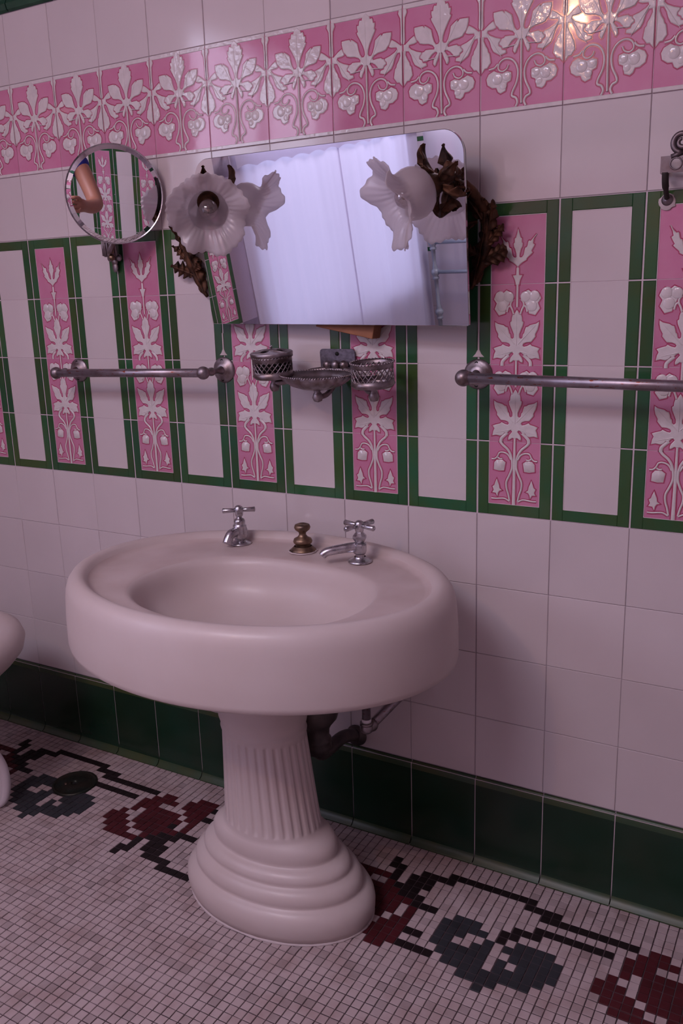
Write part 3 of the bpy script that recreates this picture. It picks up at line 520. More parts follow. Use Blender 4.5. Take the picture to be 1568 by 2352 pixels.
# ------------------------------------------------------------------ floor: grout bed and mosaic
FS, FOX, FOY = .0194485, .1507, .0703
m_ = MB(); m_.box(((XL+XR)/2, YB/2, -.0515), (XR-XL, -YB+.02, .1)); floor = m_.build('floor', 'floor_grout'); tag(floor, kind='structure')
PAT = {
 0: [('K', -9, 0), ('K', -16, -16)],
 1: [('K', -12, -9), ('K', 0, 3), ('K', -16, -15), ('R', 18, 20)],
 2: [('K', -13, -11), ('K', 2, 11), ('K', -15, -15), ('R', 13, 14), ('R', 17, 20), ('K', 21, 24)],
 3: [('K', -13, -11), ('K', -15, -15), ('R', -20, -16), ('R', 12, 15), ('R', 17, 20)],
 4: [('K', 2, 9), ('K', -14, -12), ('R', -15, -15), ('R', -20, -18), ('R', 11, 13), ('R', 18, 20), ('K', 21, 23)],
 5: [('K', 0, 2), ('K', -13, -11), ('R', -21, -14), ('R', 11, 17), ('R', 19, 20)],
 6: [('K', -1, 0), ('K', -11, -9), ('G', -6, -4), ('R', -21, -12), ('R', 11, 11), ('R', 13, 18), ('R', 20, 20)],
 7: [('K', -1, -1), ('G', -7, -3), ('G', 1, 4), ('R', -11, -11), ('R', -21, -13), ('R', 10, 10), ('R', 13, 17), ('K', 18, 18), ('R', 20, 20)],
 8: [('G', -7, -5), ('G', -2, -2), ('G', 0, 5), ('R', -11, -11), ('R', -21, -13), ('R', 9, 11), ('R', 13, 19), ('K', 20, 22)],
 9: [('G', -7, -6), ('G', -3, -2), ('G', 1, 5), ('R', -12, -11), ('R', -20, -14), ('R', 9, 12), ('R', 14, 17), ('K', 18, 20)],
 10: [('G', -7, -2), ('G', 0, 0), ('G', 2, 5), ('K', -10, -9), ('R', -13, -11), ('R', -19, -15), ('R', 10, 13), ('R', 16, 16), ('K', 17, 19)],
 11: [('G', -6, -2), ('G', 0, 4), ('R', -16, -11), ('R', 11, 15), ('K', 16, 16), ('K', 18, 20)],
 12: [('G', -5, 3), ('K', -10, -7), ('R', -14, -11), ('K', 16, 16), ('K', 18, 20)],
 13: [('G', -3, 0), ('R', -13, -12), ('K', 15, 16), ('K', 19, 22)],
 14: [('G', -1, -1), ('K', 15, 15), ('K', 22, 26)],
}
def tcol(i, j):
    if j not in PAT: return 0
    k = ((i+31) % 62)-31
    for c, a, b in PAT[j]:
        if a <= k <= b: return 'WRKG'.index(c)
    return 0
PEDC = (-.325, -.300)
DRC, DRR = (-1.056, -.185), .058
i0 = int((XL-FOX)/FS)+1; i1 = int((XR-FOX)/FS)-1; j0 = -3; j1 = int((-YB-FOY)/FS)-1
cpos = cam.location; camR = Matrix(CAM_ROT)
def in_view(p, marg=4):
    q = camR.transposed() @ (Vector(p)-cpos)
    if q.z > -.1: return None
    x = 784+FOC*q.x/-q.z; y = 1176-FOC*q.y/-q.z
    return (x, y) if -marg < x < 1568+marg and -marg < y < 2352+marg else None
tiles = []
rr_ = random.Random(3)
for j in range(j0, j1):
    for i in range(i0, i1):
        x = FOX+(i+.5)*FS; y = -FOY-(j+.5)*FS
        if ((x-PEDC[0])/.19)**2+((y-PEDC[1])/.115)**2 < 1: continue
        if (x-DRC[0])**2+(y-DRC[1])**2 < (DRR-.004)**2: continue
        tiles.append((i, j, x, y, tcol(i, j)))
vis = [(((Vector((t[2], t[3], 0))-cpos).length), t) for t in tiles if in_view((t[2], t[3], 0), 20)]
vis.sort(key=lambda a: a[0]); near = set((t[0], t[1]) for _, t in vis[:296])
mo_names = ['mosaic_white', 'mosaic_red', 'mosaic_black', 'mosaic_grey']
tmesh = []
for c in range(4):
    row = []
    for q in range(3):
        mb = MB(); r_ = random.Random(q*7+c); e = .0088; b = .0008
        J = [(sx*(e+r_.uniform(-.0004, .0003)), sy*(e+r_.uniform(-.0004, .0003))) for sx, sy in ((-1, -1), (1, -1), (1, 1), (-1, 1))]
        v = [(a, bb, -.0015) for a, bb in J]+[(a, bb, -.0006) for a, bb in J]+[(a*.93, bb*.93, 0) for a, bb in J]
        f = [(8, 9, 10, 11)]+[(k, (k+1) % 4, 4+(k+1) % 4, 4+k) for k in range(4)]+[(4+k, 4+(k+1) % 4, 8+(k+1) % 4, 8+k) for k in range(4)]
        mb.add(v, f, 0, False); o = mb.build('mosaic_tile', mo_names[c]); row.append(o.data); bpy.data.objects.remove(o)
    tmesh.append(row)
V = []; F = []; MI = []; SH = []
for (i, j, x, y, c) in tiles:
    zz = rr_.uniform(-.0003, .0003); ax = rr_.uniform(-.02, .02)
    if (i, j) in near:
        o = bpy.data.objects.new('mosaic_tile', tmesh[c][rr_.randrange(3)]); C.objects.link(o); o.parent = floor
        o.location = (x, y, zz); o.rotation_euler = (rr_.uniform(-.012, .012), rr_.uniform(-.012, .012), ax)
        continue
    b = len(V); e = .0088; tl = rr_.uniform(-.0002, .0002); tm = rr_.uniform(-.0002, .0002)
    for k, (sx, sy) in enumerate(((-1, -1), (1, -1), (1, 1), (-1, 1))):
        X_, Y_ = e*sx+rr_.uniform(-.0004, .0003), e*sy+rr_.uniform(-.0004, .0003)
        V.append((x+X_, y+Y_, -.0015)); V.append((x+X_*.95, y+Y_*.95, zz+tl*sx+tm*sy))
    F.append((b+1, b+3, b+5, b+7)); sh = rr_.random(); MI += [c]*5; SH += [sh]*5
    for k in range(4): F.append((b+2*k, b+2*((k+1) % 4), b+2*((k+1) % 4)+1, b+2*k+1))
far = mesh_obj('mosaic_field', V, F, mo_names, floor, MI); tag(far, kind='stuff')
at = far.data.attributes.new('shade', 'FLOAT', 'FACE'); at.data.foreach_set('value', SH)
# ------------------------------------------------------------------ curtain and its rod
t = thing('curtain_rod', 'thin white rod carrying the white curtain at the window', 'rod', (XL+.06, -2.18, 1.495))
m_ = MB(); m_.tube([(0, -.76, 0), (0, .68, 0)], .006); m_.build('rod', 'paint_white', t)
for s_ in (-.745, .665):
    m_ = MB(); m_.tube([(0, s_, 0), (-.054, s_, 0)], .005, 8); m_.build('bracket', 'paint_white', t)
def curt(y0, y1, zt, zb, x, amp, seed, sc=0.0, n=180, rows=14):
    v = []; f = []
    for r_ in range(rows+1):
        for k in range(n+1):
            u = k/n; y = lerp(y0, y1, u); tt = r_/rows
            z = lerp(zt, zb+(sc*abs(sin(u*pi*12)) if sc else 0), tt)
            fold = amp*(noise.noise((u*6+seed, tt*.5, 0))*1.9+.16*sin(u*46+noise.noise((u*5, tt, seed))*3)*(1-.5*tt)+.25*noise.noise((u*22, tt*2, seed)))
            v.append((x+fold, y, z))
    for r_ in range(rows):
        for k in range(n): a = r_*(n+1)+k; f.append((a, a+1, a+n+2, a+n+1))
    return v, f
t = thing('bath_curtain', 'plain white curtain on the back wall behind the grey towel rack, seen in the mirror', 'curtain', (0, 0, 0))
v, f = curt(-1.80, -1.05, 1.44, .12, YB+.045, .006, 3.0); mesh_obj('cloth', [(y, x, z) for x, y, z in v], f, 'sheer', t, None, True)
m_ = MB(); m_.tube([(-1.82, YB+.03, 1.447), (-1.03, YB+.03, 1.447)], .005, 8); m_.build('rod', 'paint_white', t)
ct = thing('window_curtain', 'white translucent curtain with a scalloped lace heading, seen in the big mirror', 'curtain', (0, 0, 0))
for (a, b, s_) in ((-2.915, -2.20, 1.0), (-2.22, -1.47, 5.0)):
    v, f = curt(a, b, 1.49, .30, XL+.062, .013, s_)
    mesh_obj('curtain_panel', v, f, 'cloth', ct, None, True)
v, f = curt(-2.91, -1.49, 1.505, 1.425, XL+.082, .007, 9.0, .012, 240, 4)
mesh_obj('lace_heading', v, f, 'cloth', ct, None, True)
# ------------------------------------------------------------------ pipe towel rack (seen in the mirror)
t = thing('towel_rack', 'grey painted pipe rack with ball joints and rails, reflected in the big mirror', 'towel rack', (-1.775, -2.86, 0))
for px in (0, .62):
    m_ = MB(); prof = [(.001, 0), (.03, 0), (.03, .012), (.012, .03)]
    for zb in (.24, .49, .71, .868):
        prof += [(.010, zb-.10), (.012, zb-.040), (.018, zb-.038), (.018, zb-.027), (.013, zb-.022), (.021, zb-.012), (.024, zb), (.021, zb+.012), (.013, zb+.022), (.015, zb+.028), (.011, zb+.038)]
    prof += [(.010, .93), (.001, .935)]
    m_.lathe(prof, 20, (px, 0, 0)); m_.build('post', 'rack_paint', t)
for z_ in (.24, .71, .868):
    m_ = MB(); m_.tube([(0, 0, z_), (.62, 0, z_)], .0105, 12); m_.build('rail', 'rack_paint', t)
# ------------------------------------------------------------------ ceiling lamp (outside the frame; its reflections are the warm sparks)
t = thing('ceiling_lamp', 'small bare bulb lamp hanging from the ceiling', 'lamp', (-.465, -2.25, ZC))
m_ = MB(); m_.lathe([(.001, 0), (.05, 0), (.045, -.02), (.006, -.03), (.004, -.30), (.018, -.31), (.018, -.35), (.001, -.36)], 20); m_.build('pendant', 'brass', t)
m_ = MB(); m_.ball((0, 0, -.385), .026); m_.build('bulb', 'lit_bulb', t)
lo.location = (-.465, -2.25, ZC-.455)

# ================================================================== the washbasin
def loops(rings, n=128):
    """rings: (cx, cy, a, b, z, exponent, factor function)"""
    v = []; f = []
    for k, r in enumerate(rings):
        cx, cy, a, b, z = r[:5]; e = r[5] if len(r) > 5 else 2.0; fn = r[6] if len(r) > 6 else None
        for i in range(n):
            t_ = 2*pi*i/n; c_, s_ = cos(t_), sin(t_)
            q = (abs(c_)**e+abs(s_)**e)**(-1/e)*(fn(t_) if fn else 1)
            v.append((cx+a*c_*q, cy+b*s_*q, z))
    for k in range(len(rings)-1):
        for i in range(n):
            j = (i+1) % n; f.append((k*n+i, k*n+j, (k+1)*n+j, (k+1)*n+i))
    return v, f
sink = thing('pedestal_sink', 'large oval white porcelain pedestal washbasin with a fluted column', 'washbasin', (-.330, -.325, 0))
SX, SY = -.330, -.325
R_ = []
for (a, b, z) in ((.12, .09, .585), (.30, .21, .590), (.385, .283, .5905), (.398, .295, .5915), (.4035, .3005, .596), (.405, .302, .605), (.4045, .3015, .65), (.402, .2985, .690), (.4005, .296, .706),
                  (.396, .292, .719), (.388, .2845, .7295), (.378, .2755, .7345), (.368, .267, .7345), (.3605, .2605, .7300), (.3555, .2565, .7225), (.350, .252, .7172), (.341, .244, .7155)):
    R_.append((SX, SY, a, b, z, 2.0))
for (a, b, z, k) in ((.310, .222, .7150, .25), (.275, .200, .7140, .75), (.254, .188, .7132, 1), (.246, .182, .7115, 1), (.239, .1765, .7065, 1), (.233, .172, .697, 1), (.228, .167, .680, 1),
                     (.222, .161, .660, 1), (.205, .148, .638, 1), (.175, .125, .619, 1), (.12, .085, .607, 1), (.05, .035, .602, 1), (.022, .022, .601, 1)):
    R_.append((lerp(SX, -.312, k), lerp(SY, -.362, k), a, b, z, lerp(2.0, 2.25, k)))
v, f = loops([(r[0]-SX, r[1]-SY, *r[2:]) for r in R_], 160); f.append(tuple(range(159, -1, -1)))
f = f + [tuple((len(R_)-1)*160+i for i in range(160))]
basin = mesh_obj('basin', v, f, ['porcelain', 'porcelain_stain'], sink, None, True)
mi = [0]*len(f)
for q in range(len(f)):
    k = q//160
    if 14 <= k <= 19: mi[q] = 1
basin.data.polygons.foreach_set('material_index', mi)
m_ = MB(); m_.lathe([(.001, .603), (.014, .603), (.020, .6015), (.022, .601)], 24, (-.312-SX, -.362-SY, 0)); m_.build('drain_ring', 'brass', sink)
m_ = MB()
for q in range(5):
    m_.lathe([(.001, 0), (.0035, 0), (.004, -.001)], 10, (.07+(q % 3)*.012-.012, -.19-.0008, .673+(q//3)*.01)) if False else None
PX, PY = PEDC[0]-SX, PEDC[1]-SY
def fl(t_): return 1-.034*(max(0, cos(t_*30))**.7)
R_ = []
def ped(a, b, z, fn=None): R_.append((PX-.05*z, PY, a, b, z, 2.0) if fn is None else (PX-.05*z, PY, a, b, z, 2.0, fn))
for (a, b, z) in ((.205, .131, 0.0002), (.213, .138, .003), (.2185, .1425, .018), (.2200, .1440, .034), (.2185, .1425, .046), (.213, .138, .056), (.203, .130, .064), (.1965, .1245, .0665), (.1945, .1230, .069),
                  (.1955, .1240, .074), (.1955, .1240, .082), (.191, .1205, .092), (.181, .1125, .099), (.1735, .1065, .1015), (.1715, .1050, .104),
                  (.1725, .1060, .109), (.1720, .1055, .115), (.166, .101, .123), (.155, .093, .1285), (.1465, .0865, .1305), (.1440, .0850, .133),
                  (.1450, .0860, .139), (.1455, .0870, .147), (.1435, .0865, .157), (.137, .0850, .165), (.127, .0825, .171), (.118, .0805, .175), (.113, .0800, .179), (.1105, .0795, .184)):
    ped(a, b, z)
N_ = 14
ped(.1095, .0792, .187)
for k in range(N_+1):
    tt = k/N_; z = lerp(.190, .378, tt); a = lerp(.1095, .0925, tt**.85); b = lerp(.0792, .0735, tt)
    ped(a, b, z, fl)
for (a, b, z) in ((.0922, .0732, .381), (.0918, .0730, .386), (.0935, .074, .390), (.0945, .075, .395), (.0930, .0740, .400), (.0920, .0735, .404), (.0945, .0755, .410), (.0965, .0770, .418), (.0965, .0770, .428), (.094, .0755, .437),
                  (.0935, .075, .46), (.098, .080, .50), (.115, .095, .545), (.14, .12, .588)):
    ped(a, b, z)
v, f = loops(R_, 300); f.append(tuple(range(299, -1, -1)))
mesh_obj('pedestal', v, f, 'porcelain', sink, None, True)
# bead of caulk round the foot
m_ = MB(); n = 90; rc = random.Random(5)
pth = [(PX+.213*cos(2*pi*i/n), PY+.1385*sin(2*pi*i/n), .0015) for i in range(n+1)]
m_.tube(pth, [.0022+rc.uniform(0, .0014) for _ in pth], 6); m_.build('caulk_bead', 'caulk', sink)
# ------------------------------------------------------------------ taps and plug knob
DK = .7158
def tap(name, label, x, y, hang, spout, arms, group=None):
    t = thing(name, label, 'tap', (x, y, DK), group=group)
    m_ = MB(); m_.lathe([(.001, 0), (.0245, 0), (.0250, .0015), (.023, .0035), (.016, .006), (.0125, .0085), (.0115, .011)], 28); m_.build('flange', 'chrome', t)
    m_ = MB()
    if arms == 2:
        m_.lathe([(.0125, .0085), (.015, .014), (.0165, .022), (.0165, .032), (.0145, .038), (.0150, .039), (.0150, .042), (.0125, .043), (.0120, .046), (.0125, .048), (.0125, .052), (.010, .056), (.006, .058), (.0055, .068), (.001, .068)], 24)
    else:
        m_.lathe([(.0105, .0085), (.0095, .012), (.0095, .016), (.0130, .0185), (.0140, .021), (.0145, .036), (.0135, .039), (.0090, .041), (.0110, .044), (.0150, .0505), (.0145, .055), (.008, .062), (.0055, .066), (.001, .066)], 8, smooth=False)
    m_.build('valve_body', 'chrome', t)
    m_ = MB(); d = Vector(spout)
    L = d.length; dn = d.normalized()
    zc = .027
    if arms == 2:
        pth = smoothpath([(0, 0, zc), (dn.x*.02, dn.y*.02, zc+.002), (dn.x*L*.75, dn.y*L*.75, zc-.002), (dn.x*L, dn.y*L, zc-.018)], 5)
        m_.tube(pth, [lerp(.0105, .0100, k/(len(pth)-1)) for k in range(len(pth))], 16)
    else:
        pth = smoothpath([(0, 0, zc+.004), (dn.x*.03, dn.y*.03, zc+.003), (dn.x*L*.85, dn.y*L*.85, zc-.002), (dn.x*L, dn.y*L, zc-.010)], 5)
        m_.tube(pth, [lerp(.0108, .0085, k/(len(pth)-1)) for k in range(len(pth))], 8)
    m_.build('spout', 'chrome', t)
    m_ = MB(); zh = .076
    m_.lathe([(.0055, .060), (.0085, .064), (.0095, .070), (.0100, zh), (.0085, .083), (.005, .086), (.001, .0865)], 16)
    for k in range(4 if arms == 4 else 4):
        a = hang+k*pi/2; e = (.041 if arms == 4 else .036) if (arms == 4 or k % 2 == 0) else .013
        dx, dy = cos(a), sin(a)
        m_.tube([(dx*.006, dy*.006, zh), (dx*e*.5, dy*e*.5, zh), (dx*e*.96, dy*e*.96, zh), (dx*e, dy*e, zh)], [.0042, .0048, .0056, .0038], 10)
    m_.build('cross_handle', 'chrome', t)
    return t
tap('basin_tap', 'left chrome tap on the washbasin, stubby spout and a bar-like handle', -.504, -.128, .66, (-.006, -.042), 2, 'basin taps')
tap('basin_tap', 'right chrome tap on the washbasin, long faceted spout and a cross handle', -.198, -.138, 1.31, (-.062, -.046), 4, 'basin taps')
t = thing('plug_knob', 'dark bronze drain knob between the two taps', 'knob', (-.346, -.120, DK))
m_ = MB(); m_.lathe([(.001, 0), (.0265, 0), (.0275, .002), (.025, .005), (.021, .009), (.019, .011)], 28); m_.build('collar', 'brass', t)
m_ = MB(); m_.lathe([(.0165, .010), (.0165, .017), (.0195, .018), (.0205, .022), (.0185, .027), (.011, .031), (.0075, .036), (.0080, .041), (.0155, .047), (.0175, .052), (.0155, .0575), (.010, .0595), (.009, .0585), (.001, .0580)], 28); m_.build('knob', 'brass', t)
m_ = MB(); rc = random.Random(2); pth = [((.029+rc.uniform(-.001, .002))*cos(a*2*pi/30), (.029+rc.uniform(-.001, .002))*sin(a*2*pi/30), .0006) for a in range(31)]
m_.tube(pth, .0018, 6); m_.build('caulk_bead', 'caulk', t)
# ------------------------------------------------------------------ waste trap and supply pipe
t = thing('drain_trap', 'dark metal bottle trap and waste pipe behind the basin column', 'pipe', (-.278, -.20, .414))
m_ = MB(); m_.lathe([(.018, .19), (.018, .07), (.030, .06), (.044, .045), (.050, .02), (.050, -.01), (.043, -.035), (.031, -.050), (.026, -.060), (.025, -.078), (.029, -.082), (.030, -.088), (.027, -.092), (.030, -.097), (.030, -.104), (.026, -.108), (.024, -.116), (.001, -.118)], 28)
m_.build('trap_body', 'lead', t)
m_ = MB(); m_.tube(smoothpath([(0, 0, -.095), (0, .004, -.118), (-.002, .03, -.132), (-0.0084, .12, -.142), (-0.0153, .196, -0.1757)], 5), .0150, 16); m_.build('waste_pipe', 'lead', t)
m_ = MB(); m_.lathe([(.001, .0), (.017, .0), (.024, .008), (.026, .014), (.025, .0165), (.001, .0165)], 28, (-0.0153, .182, -0.1757), look_R((0, 1, 0))); m_.build('wall_flange', 'lead', t)
t = thing('supply_pipe', 'grey supply pipe with an elbow and a round wall flange below the basin', 'pipe', (-.186, -.150, .372))
m_ = MB(); m_.tube([(0, 0, .23), (0, 0, 0)], .0095, 14); m_.build('riser', 'worn_pipe', t)
m_ = MB(); m_.lathe([(.0098, 0), (.0105, 0), (.0105, .009), (.0098, .009)], 16, (0, 0, -.007)); m_.build('pale_sleeve', 'paint_white', t)
m_ = MB(); m_.ball((0, 0, -.020), .0150, 0, 18, (1, 1, .9)); m_.lathe([(.0125, -.013), (.0145, -.012), (.0145, -.007), (.011, -.006)], 18); m_.ball((.006, .012, -.018), .0140, 0, 16); m_.build('elbow', 'nickel', t)
m_ = MB(); m_.tube([(.004, .01, -.019), (.047, .148, .038)], .0105, 14); m_.build('pipe', 'worn_pipe', t)
m_ = MB(); m_.lathe([(.001, 0), (.012, 0), (.020, .006), (.0225, .014), (.0225, .018), (.001, .018)], 24, (.047, .130, .038), look_R((0, 1, 0))); m_.build('wall_flange', 'nickel', t)
# ------------------------------------------------------------------ towel bars
def towel_bar(label, x0, x1, z0, z1, y, rb, rball, balls, group='nickel towel bars'):
    t = thing('towel_bar', label, 'towel bar', (x0, 0, z0), group=group)
    L = x1-x0; dz = z1-z0
    m_ = MB(); m_.tube([(0, y, 0), (L, y, dz)], rb, 20); m_.build('bar', 'worn_pipe', t)
    for k in balls:
        X, zz = L*k, dz*k
        m_ = MB(); m_.ball((X, y, zz), rball, 0, 24); m_.build('ball_end', 'nickel', t)
        m_ = MB(); m_.lathe([(.006, .0), (.006, .012), (.0095, .018), (.0095, .024), (.006, .030), (.006, .045), (.010, .060), (.013, .068)], 20, (X, y+.008, zz), look_R((0, 1, 0))); m_.build('post', 'nickel', t)
        m_ = MB(); m_.lathe([(.001, -.012), (.012, -.012), (.016, -.009), (.024, -.005), (.0285, -.003), (.0295, -.001), (.0295, .0)], 32, (X, 0, zz), look_R((0, 1, 0)))
        o = m_.build('wall_flange', 'nickel', t)
        for s_ in (1, -1):
            m_ = MB(); m_.lathe([(.0012, -.0005), (.0035, -.0012), (.0038, .0015)], 12, (X-.002, -.0052, zz+s_*.0215), look_R((0, 1, 0)))
            sc = m_.build('screw', 'dark_hole', o)
    return t
towel_bar('left towel bar, worn metal tube between two ball ends over the panel tiles', -1.077, -.617, 1.0745, 1.0830, -.078, .0098, .0148, (0, 1), 'towel bars')
towel_bar('right towel bar, worn metal tube running out of the photo on the right', 0.0, .62, 1.0850, 1.0760, -.078, .0100, .0160, (0, 1), 'towel bars')
# ================================================================== big tilted mirror
MR = Matrix.Rotation(-.0664, 3, 'Z') @ Matrix.Rotation(.1072, 3, 'X') @ Matrix.Rotation(.012, 3, 'Y')
t = thing('wall_mirror', 'large frameless rectangular mirror with rounded top corners, tilted forward above the basin', 'mirror', (-.617, -.030, 1.188))
t.rotation_euler = MR.to_euler()
MW, MH, RC = .628, .341, .042
def rrect(w, h, r, n=10, rb=.003, off=0.0):
    L = []
    for cx, cz, a0, rad in ((w-rb, rb, -90, rb), (w-r, h-r, 0, r), (r, h-r, 90, r), (rb, rb, 180, rb)):
        for k in range(n+1):
            a = math.radians(a0+90*k/n); L.append((cx+(rad+off)*cos(a), cz+(rad+off)*sin(a)))
    return L
def plate(L, y0, y1, bev=0.0):
    n = len(L); I = offset_poly(L, -bev) if bev else L
    v = [(a, y1, b) for a, b in L]+[(a, y0+bev, b) for a, b in L]+[(a, y0, b) for a, b in I]
    f = [(i, (i+1) % n, n+(i+1) % n, n+i) for i in range(n)]+[(n+i, n+(i+1) % n, 2*n+(i+1) % n, 2*n+i) for i in range(n)]
    return v, f, n
L = rrect(MW, MH, RC); v, f, n = plate(L, -.0028, .0028, .0009)
f2 = f+[tuple(range(2*n, 3*n)), tuple(range(n-1, -1, -1))]
mesh_obj('glass', v, f2, ['mirror_edge', 'mirror', 'backing'], t, [0]*len(f)+[1, 2])
L = rrect(MW-.006, MH-.006, RC-.003); v, f, n = plate(L, .0032, .011, .0)
mesh_obj('backing_board', [(a+.003, y, b+.003) for a, y, b in v], f+[tuple(range(2*n, 3*n)), tuple(range(n-1, -1, -1))], 'backing', t)
for sx in (.10, .53):
    m_ = MB(); m_.box((sx, .022, .30), (.03, .02, .02), 0, .002); m_.build('hanger', 'brass', t)
# wooden block behind the lower edge
t = thing('wood_block', 'reddish wooden block wedged behind the bottom edge of the big mirror', 'block', (-.275, -.021, 1.185), (0, math.radians(11), 0))
m_ = MB(); m_.box((0, 0, 0), (.135, .034, .036), 0, .0015); m_.build('wood', 'wood', t)

# ================================================================== sconces
def leaf_mesh(mb, base, d, up, L, w, curl=.6, ridge=.25, teeth=4, seed=0, m=0):
    """serrated acanthus leaf: base point, growth direction, face normal, length, half width, curl in radians*"""
    base = Vector(base); d = Vector(d).normalized(); up = Vector(up); up = (up-d*up.dot(d)).normalized(); s_ = d.cross(up)
    N, K = 34, 6; v = []; f = []; rc = random.Random(seed)
    p = base.copy(); ang = 0; w = w*1.6; ph = rc.uniform(0, .4); tw = rc.uniform(-.25, .25)
    for i in range(N+1):
        t_ = i/N; ang = curl*(t_**1.8)*1.9
        dd = d*cos(ang)+up*sin(ang); nn = up*cos(ang)-d*sin(ang)
        ss = s_*cos(tw*t_)+nn*sin(tw*t_)
        if i: p = p+dd*(L/N)
        lob = (t_*teeth+ph) % 1
        saw = .36+.64*(1-lob)**.8
        ww = w*(sin(pi*min(1, (.10+.90*t_)**.8))**.75)*saw+w*.05*(1-t_)
        for k in range(-K, K+1):
            q = k/K; hgt = w*(.32*(1-abs(q))**1.3-.10-.34*q*q*sin(pi*t_)+.10*abs(q)*sin(2*pi*lob)+.05*cos(abs(q)*9))
            v.append(p+ss*(ww*q)+nn*hgt+dd*(abs(q)**1.3*ww*(.9-.5*t_)))
    M_ = 2*K+1; th = .0016; n0 = len(v)
    for i in range(N):
        for k in range(M_-1): a = i*M_+k; f.append((a, a+1, a+M_+1, a+M_))
    back = [q-up*th*1.5 for q in v]; v2 = v+back
    f2 = f+[tuple(reversed([x+n0 for x in q])) for q in f]
    for i in range(N):
        for a, b in ((i*M_, (i+1)*M_), ((i+1)*M_+M_-1, i*M_+M_-1)): f2.append((a, b, b+n0, a+n0))
    a = N*M_; f2 += [(a+k, a+k+1, a+k+1+n0, a+k+n0) for k in range(M_-1)]
    mb.add(v2, f2, m)
def shade(name, parent, neck, axis, seed, spin=0.0):
    ax = Vector(axis).normalized(); R = look_R(ax)
    prof = [(.017, -.004), (.021, .000), (.031, .006), (.040, .016), (.0445, .028), (.045, .038), (.0425, .048), (.041, .055), (.0435, .062), (.050, .068), (.058, .073), (.066, .077), (.074, .080), (.081, .0825)]
    n = 168; v = []; f = []
    rc = random.Random(seed)
    ph = [rc.uniform(-.2, .2) for _ in range(6)]
    for k, (r, z) in enumerate(prof):
        g = max(0, (k-6)/(len(prof)-7))
        for i in range(n):
            t_ = 2*pi*i/n+spin
            big = .55*sin(t_*5+ph[0])+.45*sin(t_*3+ph[1]*4)+.45*sin(t_*8+ph[2]*9)
            pleat = (sin(t_*34)+.5*sin(t_*21+1))*.0016*min(1, g*2.2)
            rr = r*(1+.055*g*big)+pleat; zz = z+.013*g**1.4*big+pleat*.25
            if g < .2: rr = r*(1+.012*cos(t_*6))
            v.append(Vector((rr*cos(t_), rr*sin(t_), zz)))
    for k in range(len(prof)-1):
        for i in range(n): j = (i+1) % n; f.append((k*n+i, k*n+j, (k+1)*n+j, (k+1)*n+i))
    v = [R @ q+Vector(neck) for q in v]
    o = mesh_obj(name, v, f, 'frosted', parent, None, True)
    sm = o.modifiers.new('thickness', 'SOLIDIFY'); sm.thickness = .0016; sm.offset = 0
    return o
